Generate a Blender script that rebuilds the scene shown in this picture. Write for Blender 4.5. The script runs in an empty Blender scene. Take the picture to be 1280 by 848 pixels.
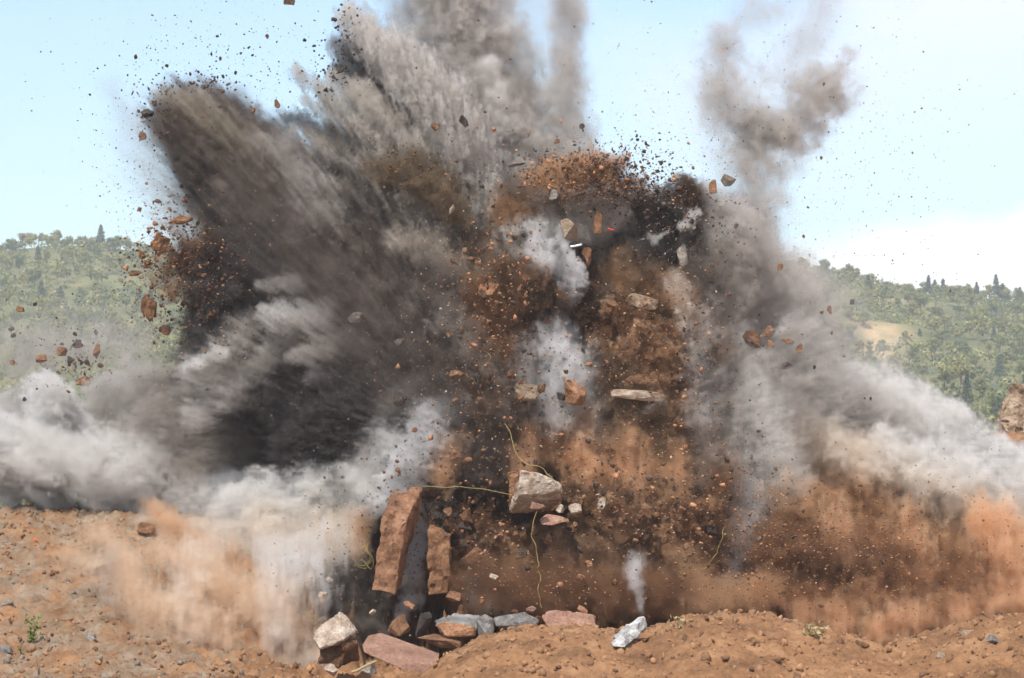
import bpy, bmesh, math, random, time
import numpy as np
from mathutils import Vector, Matrix, Euler, noise as mnoise

T0 = time.time()
R = math.radians
sc = bpy.context.scene
COL = sc.collection

# ------------------------------------------------------------------ camera
CAM = Vector((0.0, -100.0, 6.0))
PITCH = math.atan(216 / 4000.0)
FPX = 4000.0                                   # focal length in photo pixels (1280 wide)
cd = bpy.data.cameras.new('camera')
cam = bpy.data.objects.new('camera', cd)
COL.objects.link(cam)
cam.location = CAM
cam.rotation_euler = (math.pi / 2 + PITCH, 0, 0)
cd.sensor_width = 36.0
cd.lens = 36.0 * FPX / 1280.0
cd.clip_start = 0.5
cd.clip_end = 12000.0
cd.dof.use_dof = True
cd.dof.focus_distance = 97.0
cd.dof.aperture_fstop = 3.2
sc.camera = cam

# ------------------------------------------------------------------ sky, sun, exposure
SUN_EL, SUN_AZ = 52.0, 205.0                   # azimuth clockwise from +Y: behind the camera, to its left
w = bpy.data.worlds.new("World")
sc.world = w
w.use_nodes = True
nt = w.node_tree
bg = nt.nodes['Background']
sky = nt.nodes.new('ShaderNodeTexSky')
sky.sky_type = 'NISHITA'
sky.sun_disc = False
sky.sun_elevation = R(SUN_EL)
sky.sun_rotation = R(SUN_AZ)
sky.air_density = 1.0
sky.dust_density = 0.6
sky.ozone_density = 2.0
bg.inputs[1].default_value = 0.145
# blue-white tint of the air, a cloud bank low on one side and thin high cloud
_tc = nt.nodes.new('ShaderNodeTexCoord').outputs['Generated']
_sp = nt.nodes.new('ShaderNodeSeparateXYZ'); nt.links.new(_tc, _sp.inputs[0])


def wm(op, a, b=None, clamp=False):
    m = nt.nodes.new('ShaderNodeMath'); m.operation = op; m.use_clamp = clamp
    for k, v in enumerate((a, b)):
        if v is None: continue
        if isinstance(v, (int, float)): m.inputs[k].default_value = v
        else: nt.links.new(v, m.inputs[k])
    return m.outputs[0]


def wnoise(scale, detail, sx=1.0, off=0.0):
    mp = nt.nodes.new('ShaderNodeMapping'); nt.links.new(_tc, mp.inputs[0])
    mp.inputs['Scale'].default_value = (1.0, 1.0, sx); mp.inputs['Location'].default_value = (off, off, off)
    n = nt.nodes.new('ShaderNodeTexNoise'); n.inputs['Scale'].default_value = scale; n.inputs['Detail'].default_value = detail
    n.inputs['Roughness'].default_value = 0.55
    nt.links.new(mp.outputs[0], n.inputs['Vector'])
    return wm('SUBTRACT', n.outputs['Fac'], 0.5)


def wmix(f, a, b, mode='MIX'):
    m = nt.nodes.new('ShaderNodeMix'); m.data_type = 'RGBA'; m.blend_type = mode
    for s_, v in ((m.inputs[0], f), (m.inputs[6], a), (m.inputs[7], b)):
        if isinstance(v, (int, float)): s_.default_value = v
        elif isinstance(v, tuple): s_.default_value = (*v, 1)
        else: nt.links.new(v, s_)
    return m.outputs[2]


_u, _e = _sp.outputs[0], _sp.outputs[2]
_top = wm('ADD', wm('ADD', wm('MULTIPLY', _u, 0.22), 0.0635), wm('MULTIPLY', wnoise(16, 5), 0.045))
_bank = wm('MULTIPLY', wm('SUBTRACT', _top, _e), 75.0, True)
_bank = wm('MULTIPLY', _bank, wm('MULTIPLY', wm('SUBTRACT', wm('ADD', _u, wm('MULTIPLY', wnoise(14, 4, 1, 3.0), 0.06)), 0.055), 30.0, True))
_hi = wm('MULTIPLY', wm('ADD', wnoise(7, 6, 2.0, 7.0), wm('MULTIPLY', wm('SUBTRACT', _u, 0.02), 2.4)), 4.0, True)
_hi = wm('MULTIPLY', _hi, wm('MULTIPLY', wm('SUBTRACT', _e, 0.085), 14.0, True))
_c = wmix(1.0, sky.outputs[0], (0.90, 0.965, 1.0), 'MULTIPLY')
_c = wmix(wm('MULTIPLY', _hi, 0.7), _c, (6.0, 5.7, 6.15))
_c = wmix(_bank, _c, wmix(wm('ADD', wm('MULTIPLY', wnoise(30, 5, 2.0, 1.0), 2.0), 0.5, True), (6.6, 6.4, 6.7), (8.6, 8.4, 8.5)))
nt.links.new(_c, bg.inputs[0])
SUN_DIR = Vector((math.sin(R(SUN_AZ)) * math.cos(R(SUN_EL)), math.cos(R(SUN_AZ)) * math.cos(R(SUN_EL)), math.sin(R(SUN_EL))))
sl = bpy.data.lights.new('sun', 'SUN')
sl.energy = 3.9
sl.angle = R(0.5)
sl.color = (1.0, 0.955, 0.89)
so = bpy.data.objects.new('sun', sl)
COL.objects.link(so)
so.rotation_euler = SUN_DIR.to_track_quat('Z', 'Y').to_euler()
sc.view_settings.view_transform = 'Standard'
sc.view_settings.look = 'None'
sc.view_settings.gamma = 1.0
sc.view_settings.exposure = 0.45
sc.cycles.max_bounces = 6
sc.cycles.diffuse_bounces = 2
sc.cycles.glossy_bounces = 1
sc.cycles.transparent_max_bounces = 128
sc.cycles.volume_bounces = 4
sc.cycles.volume_step_rate = 2.4
sc.cycles.volume_max_steps = 512
sc.cycles.use_adaptive_sampling = True
sc.cycles.adaptive_threshold = 0.035
sc.cycles.use_denoising = True

RIGHT = Vector((1, 0, 0))
FWD = Vector((0, math.cos(PITCH), math.sin(PITCH)))
UP = Vector((0, -math.sin(PITCH), math.cos(PITCH)))


def at(px, py, Y):
    """The point of the world at depth Y seen at photo pixel (px, py)."""
    d = RIGHT * ((px - 640) / FPX) + UP * ((424 - py) / FPX) + FWD
    return CAM + d * ((Y - CAM.y) / d.y)


def mpp(Y):
    return (Y - CAM.y) / FPX


def tag(o, label=None, cat=None, group=None, kind=None):
    if label: o['label'] = label
    if cat: o['category'] = cat
    if group: o['group'] = group
    if kind: o['kind'] = kind
    return o


# ------------------------------------------------------------------ materials
def new_mat(name):
    m = bpy.data.materials.new(name)
    m.use_nodes = True
    t = m.node_tree
    b = t.nodes['Principled BSDF']
    b.inputs['Roughness'].default_value = 0.9
    b.inputs['Specular IOR Level'].default_value = 0.25
    return m, t, b


def nz(t, scale, detail=5, rough=0.6, coord=None, dist=0.0):
    n = t.nodes.new('ShaderNodeTexNoise')
    n.inputs['Scale'].default_value = scale
    n.inputs['Detail'].default_value = detail
    n.inputs['Roughness'].default_value = rough
    n.inputs['Distortion'].default_value = dist
    if coord is not None: t.links.new(coord, n.inputs['Vector'])
    return n.outputs['Fac']


def ramp(t, fac, stops):
    r = t.nodes.new('ShaderNodeValToRGB')
    e = r.color_ramp.elements
    while len(e) < len(stops): e.new(0.5)
    for k, (p, c) in enumerate(stops):
        e[k].position = p
        e[k].color = (*c, 1) if len(c) == 3 else c
    t.links.new(fac, r.inputs[0])
    return r.outputs[0]


def mix(t, fac, a, b, mode='MIX'):
    m = t.nodes.new('ShaderNodeMix')
    m.data_type = 'RGBA'
    m.blend_type = mode
    for s, v in ((m.inputs[0], fac), (m.inputs[6], a), (m.inputs[7], b)):
        if isinstance(v, (int, float)): s.default_value = v
        elif isinstance(v, tuple): s.default_value = (*v, 1)
        else: t.links.new(v, s)
    return m.outputs[2]


def math_n(t, op, a, b=None, clamp=False):
    m = t.nodes.new('ShaderNodeMath')
    m.operation = op
    m.use_clamp = clamp
    for k, v in enumerate((a, b)):
        if v is None: continue
        if isinstance(v, (int, float)): m.inputs[k].default_value = v
        else: t.links.new(v, m.inputs[k])
    return m.outputs[0]


def bump(t, b, h, strength=0.5, dist=0.05):
    n = t.nodes.new('ShaderNodeBump')
    n.inputs['Strength'].default_value = strength
    n.inputs['Distance'].default_value = dist
    t.links.new(h, n.inputs['Height'])
    t.links.new(n.outputs[0], b.inputs['Normal'])


def rock_mat(name, base, dark, light, scale=2.0, dustc=None, dust=0.0, vary=0.25):
    m, t, b = new_mat(name)
    tc = t.nodes.new('ShaderNodeTexCoord').outputs['Object']
    a = ramp(t, nz(t, scale, 8, 0.65, tc, 0.4), [(0.32, dark), (0.5, base), (0.68, light)])
    v = t.nodes.new('ShaderNodeTexVoronoi')
    v.feature = 'DISTANCE_TO_EDGE'
    v.inputs['Scale'].default_value = scale * 1.3
    t.links.new(tc, v.inputs['Vector'])
    sp = ramp(t, nz(t, scale * 9, 3, 0.7, tc), [(0.35, (0.55, 0.55, 0.55)), (0.6, (1.1, 1.1, 1.1))])
    c = mix(t, 0.65, a, sp, 'MULTIPLY')
    if dustc:
        g = t.nodes.new('ShaderNodeNewGeometry')
        s = t.nodes.new('ShaderNodeSeparateXYZ')
        t.links.new(g.outputs['Normal'], s.inputs[0])
        f = math_n(t, 'MULTIPLY', math_n(t, 'ADD', s.outputs[2], nz(t, scale * 2, 4, 0.6, tc)), dust, True)
        c = mix(t, f, c, dustc)
    oi = t.nodes.new('ShaderNodeObjectInfo').outputs['Random']
    vv = math_n(t, 'ADD', math_n(t, 'MULTIPLY', oi, vary * 2), 1 - vary)
    cc = t.nodes.new('ShaderNodeCombineColor')
    for k in range(3): t.links.new(vv, cc.inputs[k])
    c = mix(t, 1.0, c, cc.outputs[0], 'MULTIPLY')
    t.links.new(c, b.inputs['Base Color'])
    hh = math_n(t, 'ADD', nz(t, scale * 4, 9, 0.7, tc), math_n(t, 'MULTIPLY', nz(t, scale * 1.2, 3, 0.5, tc, 1.0), 1.2))
    bump(t, b, hh, 0.9, 0.06)
    return m


M = {}
M['brown'] = rock_mat('brown_rock', (0.20, 0.10, 0.050), (0.09, 0.045, 0.022), (0.33, 0.18, 0.095), 2.2)
M['orange'] = rock_mat('orange_stained_rock', (0.29, 0.145, 0.075), (0.14, 0.065, 0.033), (0.43, 0.24, 0.135), 2.0)
M['slab'] = rock_mat('rust_stained_slab', (0.27, 0.135, 0.072), (0.12, 0.058, 0.032), (0.40, 0.225, 0.13), 1.1, vary=0.1)
M['grey'] = rock_mat('grey_rock', (0.25, 0.215, 0.18), (0.11, 0.095, 0.08), (0.42, 0.37, 0.31), 2.2)
M['dark'] = rock_mat('dark_rock', (0.075, 0.058, 0.046), (0.035, 0.026, 0.02), (0.13, 0.10, 0.08), 2.5)
M['pale'] = rock_mat('pale_rock', (0.42, 0.33, 0.245), (0.20, 0.125, 0.075), (0.62, 0.54, 0.45), 1.8, vary=0.12)
M['tan'] = rock_mat('tan_boulder_rock', (0.30, 0.215, 0.145), (0.13, 0.088, 0.055), (0.42, 0.33, 0.24), 1.3)
M['red'] = rock_mat('reddish_rock', (0.30, 0.165, 0.11), (0.19, 0.10, 0.065), (0.38, 0.235, 0.165), 1.3, vary=0.15)
M['white_grey'] = rock_mat('white_streaked_rock', (0.42, 0.40, 0.37), (0.13, 0.12, 0.11), (0.85, 0.83, 0.80), 3.0, vary=0.05)
M['blue'] = rock_mat('blue_grey_rock', (0.20, 0.185, 0.165), (0.10, 0.088, 0.075), (0.32, 0.31, 0.29), 2.0, vary=0.1)


def flat_mat(name, col, rough=0.7):
    m, t, b = new_mat(name)
    tc = t.nodes.new('ShaderNodeTexCoord').outputs['Object']
    t.links.new(mix(t, nz(t, 6, 4, 0.6, tc), tuple(x * 0.75 for x in col), tuple(min(1, x * 1.2) for x in col)), b.inputs['Base Color'])
    b.inputs['Roughness'].default_value = rough
    return m


M['cord'] = flat_mat('yellow_cord', (0.34, 0.26, 0.08), 0.6)
M['white'] = flat_mat('white_plastic', (0.8, 0.8, 0.8), 0.4)
M['redp'] = flat_mat('red_plastic', (0.7, 0.05, 0.03), 0.5)
M['orangep'] = flat_mat('orange_paint', (0.9, 0.16, 0.04), 0.7)
M['leaf'] = flat_mat('yellow_green_leaf', (0.17, 0.22, 0.05), 0.7)
M['leaf2'] = flat_mat('dull_green_leaf', (0.13, 0.18, 0.08), 0.7)
M['stem'] = flat_mat('dry_brown_stem', (0.12, 0.07, 0.05), 0.8)
M['straw'] = flat_mat('dry_straw', (0.36, 0.28, 0.14), 0.8)
M['bark'] = flat_mat('grey_brown_bark', (0.14, 0.10, 0.075), 0.9)

# ------------------------------------------------------------------ noise on arrays
rng = np.random.default_rng(7)
NT = 192                                        # periodic noise tile, 12 units a side


def band_tile(lo, hi, beta, seed):
    r = np.random.default_rng(seed)
    f = np.fft.rfftn(r.standard_normal((NT, NT, NT)).astype(np.float32))
    k = np.fft.fftfreq(NT) * NT
    kz = np.fft.rfftfreq(NT) * NT
    K = np.sqrt(k[:, None, None] ** 2 + k[None, :, None] ** 2 + kz[None, None, :] ** 2)
    K[0, 0, 0] = 1
    H = K ** (-beta) * np.exp(-(lo / K) ** 4) * np.exp(-(K / hi) ** 4)
    o = np.fft.irfftn(f * H, s=(NT, NT, NT)).astype(np.float32)
    return np.ascontiguousarray(o / o.std())


TILE_B = band_tile(9, 17, 0.0, 1)               # one octave: features of about one unit
TILE_F = band_tile(8, 80, 1.9, 2)               # fractal


TILE_L = band_tile(3.2, 5.6, 0.0, 3)            # the same two at 48 cells a unit, for wide features
TILE_G = band_tile(2.8, 85, 1.65, 4)


def samp(tile, x, y, z):
    s = NT / (4.0 if tile is TILE_L or tile is TILE_G else 12.0)
    ix = np.mod((x * s).astype(np.int32), NT)
    iy = np.mod((y * s).astype(np.int32), NT)
    iz = np.mod((z * s).astype(np.int32), NT)
    return tile.reshape(-1)[(ix * NT + iy) * NT + iz]


def fn2(x, y, scale, z=3.3, off=40.0):
    """fractal noise on 2-D arrays (about -2..2)"""
    return samp(TILE_G, x / scale + off, y / scale + off, np.zeros_like(x) + z)


def sstep(a, b, x):
    t = np.clip((x - a) / (b - a), 0, 1)
    return t * t * (3 - 2 * t)


# ------------------------------------------------------------------ terrain
def pz(py, Y):
    return at(640, py, Y).z


CR_PX = np.array([300, 400, 470, 525, 560, 600, 650, 720, 800, 860, 900, 960, 1040, 1070, 1100, 1150, 1200, 1230, 1280, 1400, 1700])
CR_PY = np.array([960, 930, 880, 850, 822, 800, 788, 786, 792, 772, 768, 772, 790, 800, 812, 797, 783, 776, 770, 765, 770])
YB = -22.0
CR_X = np.array([at(p, 700, YB).x for p in CR_PX])
CR_Z = np.array([pz(p, YB) for p in CR_PY])
RIDGE_Y = 1300.0
RG_PX = np.array([-600, 0, 40, 90, 140, 200, 300, 500, 700, 850, 940, 980, 1040, 1090, 1140, 1180, 1230, 1280, 1400, 1900])
RG_PY = np.array([322, 300, 288, 291, 294, 303, 312, 326, 318, 310, 314, 320, 327, 338, 353, 354, 357, 361, 366, 390])
RG_X = np.array([at(p, 300, RIDGE_Y).x for p in RG_PX])
RG_Z = np.array([pz(p + 16, RIDGE_Y) for p in RG_PY])


def height(x, y):
    x = np.asarray(x, float); y = np.asarray(y, float)
    # floor and the rubble slope on the left
    left = 1 - sstep(-9.5, -3.2, x + 0.8 * fn2(x, y, 3.5, 1.0))
    cliff = sstep(1.5, 4.0, y + 0.5 * fn2(x, y, 2.0, 5.0))
    top = 6.0 + 2.6 * sstep(11.0, 16.5, x) * sstep(1.0, 6.0, y)
    slope = 1.45 + 4.6 * sstep(-12.0, 3.0, y) ** 0.85
    floor = 1.2 + 0.12 * fn2(x, y, 3.0, 2.0)
    low = floor * (1 - left) + slope * left
    z = low * (1 - cliff) + np.maximum(top, low) * cliff
    # the foreground berm
    cz = np.interp(x, CR_X, CR_Z)
    wv = np.exp(-(np.where(y < YB, (y - YB) / 9.0, (y - YB) / 4.5)) ** 2)
    berm = 1.0 + (cz - 1.0) * wv
    near = (y > -60) & (y < -5)
    z = np.where(near, np.maximum(z, berm) + 0.0, z)
    # towards the camera
    z = np.where(y < -40, 1.3 + 2.9 * (1 - sstep(-78, -50, y)), z)
    # plateau to hills
    z = z * (1 - sstep(60, 200, y)) + 4.0 * sstep(60, 200, y)
    rz = np.interp(x, RG_X * 1.0, RG_Z)
    sc_ = (y + 100) / 1400.0
    rz = np.interp(x / np.maximum(sc_, 0.05), RG_X, RG_Z)
    t = np.clip((y - 420) / (RIDGE_Y - 420), 0, 1)
    hill = (rz - 4) * (0.55 * t + 0.45 * t * t)
    back = 1 - 0.8 * sstep(RIDGE_Y, RIDGE_Y + 1200, y)
    z = z + hill * back
    far = sstep(300, 700, y)
    z = z + far * (1 - sstep(1150, 1290, y)) * 5.0 * fn2(x, y, 160.0, 7.0)
    return z


def rough(x, y):
    """small-scale relief of the broken ground round the blast"""
    nearr = (1 - sstep(10, 40, np.abs(y + 8) - 22)) * (1 - sstep(22, 40, np.abs(x)))
    n1 = fn2(x, y, 2.6, 4.1, 50)
    n2 = samp(TILE_B, x / 0.8 + 60, y / 0.8 + 60, np.full_like(x, 2.0))
    n3 = samp(TILE_B, x / 0.33 + 60, y / 0.33 + 60, np.full_like(x, 5.0))
    n4 = samp(TILE_B, x / 0.15 + 60, y / 0.15 + 60, np.full_like(x, 8.0))
    leftz = 1 - sstep(-7, -4, x)
    n5 = samp(TILE_F, x / 1.9 + 30, y / 1.9 + 30, np.full_like(x, 3.0))
    ter = leftz * 0.035 * n5
    n7 = samp(TILE_G, x / 0.45 + 33, y / 0.45 + 33, np.full_like(x, 2.0))
    n6 = samp(TILE_G, x / 1.1 + 33, y / 1.1 + 33, np.full_like(x, 1.0))
    return nearr * (0.05 * n1 + 0.026 * n6 + 0.016 * np.abs(n7) + 0.011 * n3 + 0.008 * n4 + ter)


def axis(core0, core1, d, lo, hi, g=1.13):
    c = list(np.arange(core0, core1, d))
    s, v = d, core0
    pre = []
    while v > lo:
        s = min(s * g, 26.0 if v < 1500 else 400); v -= s; pre.append(v)
    s, v = d, c[-1]
    while v < hi:
        s = min(s * g, 26.0 if v < 1500 else 400); v += s; c.append(v)
    return np.array(pre[::-1] + c)


gx = axis(-19, 19, 0.085, -1500, 1500)
gy = axis(-34, 5, 0.085, -300, 6000)
GX, GY = np.meshgrid(gx, gy, indexing='ij')
GZ = height(GX, GY) + rough(GX, GY)
nx, ny = GX.shape
me = bpy.data.meshes.new('ground')
co = np.stack([GX, GY, GZ], -1).reshape(-1, 3).astype(np.float32)
i, j = np.meshgrid(np.arange(nx - 1), np.arange(ny - 1), indexing='ij')
a = (i * ny + j).ravel()
fc = np.stack([a, a + ny, a + ny + 1, a + 1], -1).astype(np.int32)


def mesh_np(me, co, faces, smooth=False):
    k = faces.shape[1]
    me.vertices.add(len(co)); me.vertices.foreach_set('co', np.ascontiguousarray(co, np.float32).ravel())
    me.loops.add(faces.size); me.loops.foreach_set('vertex_index', faces.astype(np.int32).ravel())
    me.polygons.add(len(faces))
    me.polygons.foreach_set('loop_start', np.arange(len(faces), dtype=np.int32) * k)
    me.polygons.foreach_set('loop_total', np.full(len(faces), k, np.int32))
    if smooth: me.polygons.foreach_set('use_smooth', np.ones(len(faces), bool))
    me.update()
    me.validate()


mesh_np(me, co, fc, True)
ground = bpy.data.objects.new('ground', me)
COL.objects.link(ground)
tag(ground, kind='structure')


def zone_field(x, y):
    """0 orange soil, 1 greyish rubble"""
    lz = (1 - sstep(-9.5, -6.5, x + 1.4 * fn2(x, y, 3.0, 9.0))) * sstep(-24, -16, y)
    g = 0.6 + 0.3 * fn2(x, y, 2.4, 6.0)
    return np.clip(lz * g, 0, 1)


# orange soil near, grey rubble on the left, olive hillside far away
m, t, b = new_mat('quarry_ground')
geo = t.nodes.new('ShaderNodeNewGeometry').outputs['Position']
soil = ramp(t, nz(t, 0.7, 9, 0.68, geo, 0.3), [(0.30, (0.12, 0.060, 0.027)), (0.5, (0.27, 0.138, 0.062)), (0.7, (0.40, 0.23, 0.115))])
soil = mix(t, 0.6, soil, ramp(t, nz(t, 9, 5, 0.7, geo), [(0.3, (0.6, 0.6, 0.6)), (0.62, (1.15, 1.12, 1.1))]), 'MULTIPLY')
rub = ramp(t, nz(t, 1.6, 9, 0.72, geo, 0.5), [(0.30, (0.10, 0.072, 0.048)), (0.5, (0.235, 0.17, 0.11)), (0.7, (0.34, 0.265, 0.19))])
at_z = t.nodes.new('ShaderNodeAttribute'); at_z.attribute_name = 'zone'
c = mix(t, at_z.outputs['Fac'], soil, rub)
veg = ramp(t, nz(t, 0.05, 6, 0.65, geo), [(0.35, (0.07, 0.085, 0.03)), (0.55, (0.16, 0.155, 0.06)), (0.75, (0.26, 0.20, 0.10))])
at_v = t.nodes.new('ShaderNodeAttribute'); at_v.attribute_name = 'far'
c = mix(t, at_v.outputs['Fac'], c, veg)
at_t = t.nodes.new('ShaderNodeAttribute'); at_t.attribute_name = 'bare'
c = mix(t, at_t.outputs['Fac'], c, ramp(t, nz(t, 0.09, 5, 0.6, geo), [(0.4, (0.32, 0.26, 0.11)), (0.6, (0.62, 0.42, 0.22))]))
t.links.new(c, b.inputs['Base Color'])
bump(t, b, nz(t, 14, 8, 0.72, geo), 0.8, 0.05)
me.materials.append(m)
# clearings on the hillside: (px, py, Y, rx, ry)
def hill_y(px, py):
    """Y at which the ray through the pixel meets the terrain"""
    ys = np.linspace(300, RIDGE_Y, 500)
    P = np.array([tuple(at(px, py, float(v))) for v in ys])
    d = P[:, 2] - height(P[:, 0], P[:, 1])
    k = np.where(d < 0)[0]
    return float(ys[k[0]]) if len(k) else RIDGE_Y


CLEAR = []
for px, py, rpx, ry in ((1108, 388, 15, 40), (1094, 398, 13, 36), (1124, 379, 8, 30), (98, 362, 12, 16), (112, 341, 8, 10)):
    Y = hill_y(px, py)
    CLEAR.append((at(px, py, Y).x, Y, rpx * mpp(Y), ry))
fx, fy = GX.ravel(), GY.ravel()
bare = np.zeros(len(fx))
for cx, cy, rx, ry in CLEAR:
    dd = ((fx - cx) / rx) ** 2 + ((fy - cy) / ry) ** 2
    bare = np.maximum(bare, 1 - sstep(0.7, 1.5, dd + 0.4 * fn2(fx, fy, 30., 2.0)))
for nm, v in (('zone', zone_field(fx, fy)), ('far', sstep(25, 70, fy)), ('bare', bare)):
    at_ = me.attributes.new(nm, 'FLOAT', 'POINT')
    at_.data.foreach_set('value', v.astype(np.float32))


def gz(x, y):
    X = np.array([x], float); Y = np.array([y], float)
    return float((height(X, Y) + rough(X, Y))[0])


print('ground', round(time.time() - T0, 1))

# ------------------------------------------------------------------ shards and rocks
_bm = bmesh.new(); bmesh.ops.create_icosphere(_bm, subdivisions=1, radius=1.0)
ICO_V = np.array([v.co[:] for v in _bm.verts], np.float32)
ICO_F = np.array([[v.index for v in f.verts] for f in _bm.faces], np.int32)
_bm.free()


def scatter_mesh(name, P, S, mat, seed, cols=None, flat=0.55, label=None):
    """many small broken pieces merged as one uncountable mass"""
    r = np.random.default_rng(seed)
    n = len(P)
    V0, F0 = ICO_V, ICO_F
    k = len(V0)
    jit = 1 + 0.32 * r.standard_normal((n, k)).astype(np.float32)
    ax = np.stack([np.ones(n), r.uniform(flat, 1, n), r.uniform(flat * 0.8, 0.9, n)], -1)
    V = V0[None] * np.clip(jit, 0.45, 1.6)[..., None] * ax[:, None, :]
    q = r.standard_normal((n, 4)); q /= np.linalg.norm(q, axis=1, keepdims=True)
    w_, x_, y_, z_ = q.T
    Rm = np.stack([1 - 2 * (y_**2 + z_**2), 2 * (x_*y_ - z_*w_), 2 * (x_*z_ + y_*w_),
                   2 * (x_*y_ + z_*w_), 1 - 2 * (x_**2 + z_**2), 2 * (y_*z_ - x_*w_),
                   2 * (x_*z_ - y_*w_), 2 * (y_*z_ + x_*w_), 1 - 2 * (x_**2 + y_**2)], -1).reshape(n, 3, 3)
    V = np.einsum('nij,nkj->nki', Rm, V) * np.asarray(S)[:, None, None] + np.asarray(P)[:, None, :]
    F = (F0[None] + (np.arange(n) * k)[:, None, None]).reshape(-1, 3)
    me = bpy.data.meshes.new(name)
    mesh_np(me, V.reshape(-1, 3), F)
    if cols is not None:
        ca = me.attributes.new('tint', 'FLOAT_COLOR', 'POINT')
        c4 = np.concatenate([np.repeat(cols, k, axis=0), np.ones((n * k, 1))], 1).astype(np.float32)
        ca.data.foreach_set('color', c4.ravel())
    me.materials.append(mat)
    o = bpy.data.objects.new(name, me)
    COL.objects.link(o)
    tag(o, label=label, kind='stuff')
    return o


m, t, b = new_mat('broken_stone')
ta = t.nodes.new('ShaderNodeAttribute'); ta.attribute_name = 'tint'
geo2 = t.nodes.new('ShaderNodeNewGeometry').outputs['Position']
t.links.new(mix(t, 0.7, ta.outputs['Color'], ramp(t, nz(t, 18, 4, 0.6, geo2), [(0.3, (0.55, 0.55, 0.55)), (0.65, (1.2, 1.2, 1.2))]), 'MULTIPLY'), b.inputs['Base Color'])
M['tint'] = m

PAL = {'brown': (0.19, 0.095, 0.05), 'orange': (0.40, 0.20, 0.10), 'pale': (0.42, 0.33, 0.24), 'dark': (0.05, 0.038, 0.03),
       'grey': (0.27, 0.225, 0.17), 'soil': (0.34, 0.175, 0.085), 'deep': (0.11, 0.055, 0.028)}


def palette(keys, n, r):
    base = np.array([PAL[k] for k in keys])
    c = base[r.integers(0, len(keys), n)]
    return c * r.uniform(0.7, 1.3, (n, 1))


def rock_mesh(name, size, seed, mat, cuts=2, rough_=0.05, jitter=0.28, extra=5, bevel=0.04):
    """an angular boulder: hull of a jittered block, edges worn, faces chipped"""
    r = random.Random(seed)
    bm = bmesh.new()
    for _ in range(9 + extra):
        v = Vector([r.gauss(0, 1) for _ in range(3)])
        pn = (abs(v.x) ** 3.2 + abs(v.y) ** 3.2 + abs(v.z) ** 3.2) ** (1 / 3.2)
        bm.verts.new(v / pn * (1 - jitter * r.random() ** 2))
    h = bmesh.ops.convex_hull(bm, input=bm.verts)
    for v in [v for v in bm.verts if not v.link_faces]: bm.verts.remove(v)
    bmesh.ops.dissolve_limit(bm, angle_limit=R(12), verts=bm.verts, edges=bm.edges)
    if bevel: bmesh.ops.bevel(bm, geom=bm.edges[:], offset=bevel, segments=1, affect='EDGES', profile=0.6)
    bmesh.ops.triangulate(bm, faces=bm.faces)
    for _ in range(cuts):
        bmesh.ops.subdivide_edges(bm, edges=[e for e in bm.edges if e.calc_length() > 0.16], cuts=1, use_grid_fill=False)
        bmesh.ops.triangulate(bm, faces=[f for f in bm.faces if len(f.verts) > 3])
    bm.normal_update()
    off = Vector((seed * 3.1 % 50, seed * 1.7 % 50, 0))
    for v in bm.verts:
        p = v.co * 1.6 + off
        n1 = mnoise.fractal(p, 0.8, 2.1, 5)
        n2 = mnoise.cell(p * 1.5)
        v.co += v.normal * (rough_ * n1 + rough_ * 0.5 * (n2 - 0.5))
    ex = [max(abs(v.co[k]) for v in bm.verts) for k in range(3)]
    for v in bm.verts:
        v.co = Vector([v.co[k] / ex[k] * size[k] / 2 for k in range(3)])
    bmesh.ops.recalc_face_normals(bm, faces=bm.faces)
    me = bpy.data.meshes.new(name)
    bm.to_mesh(me); bm.free()
    me.materials.append(mat)
    return me


def rock(name, label, cat, px, py, Y, wpx, hpx, matk, rot=0.0, depth=None, seed=1, group=None, tilt=0.0, yaw=0.0, **kw):
    k = mpp(Y)
    d = depth if depth else min(wpx, hpx) * k * 0.9
    me = rock_mesh(name, (wpx * k, d, hpx * k), seed, M[matk], **kw)
    o = bpy.data.objects.new(name, me)
    COL.objects.link(o)
    o.location = at(px, py, Y)
    o.rotation_euler = Euler((R(tilt), R(rot), R(yaw)), 'XYZ')
    tag(o, label, cat, group)
    return o


# ------------------------------------------------------------------ smoke and dust
VX = 0.066
MN = np.array([-20.0, -9.0, 0.2]); MX = np.array([20.0, 8.5, 25.4])
NV = np.round((MX - MN) / VX).astype(int) + 1
ax_ = [np.linspace(MN[k], MX[k], NV[k], dtype=np.float32) for k in range(3)]
XX = ax_[0][:, None, None]; YY = ax_[1][None, :, None]; ZZ = ax_[2][None, None, :]
ONE = np.ones(tuple(NV), np.float32)
C0 = at(650, 600, 2.5)


def billow():
    wx = 0.35 * samp(TILE_G, XX / 5 + ONE * 70, YY / 5 + 70 * ONE, ZZ / 5 + 70 * ONE)
    acc = 0
    amp, tot = 1.0, 0.0
    for s in (2.8, 1.4, 0.65, 0.32, 0.17):
        v = samp(TILE_L if s > 0.9 else TILE_B, (XX + wx) / s + 90, (YY + wx) / s + 90, (ZZ - wx) / s + 90)
        acc = acc + amp * (1 - np.abs(v) * 0.9)
        tot += amp
        amp *= 0.54
    return (acc / tot - 0.28) * 1.6


def streak(c, ang, rad, seed):
    dx, dy, dz = XX - c.x + 0 * ONE, YY - c.y + 0 * ONE, ZZ - c.z + 0 * ONE
    r = np.sqrt(dx * dx + dy * dy + dz * dz) + 0.3
    k = (ang + r / rad) / r
    return samp(TILE_G, dx * k + 100 + seed, dy * k + 100, dz * k + 100) * 0.55


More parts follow.
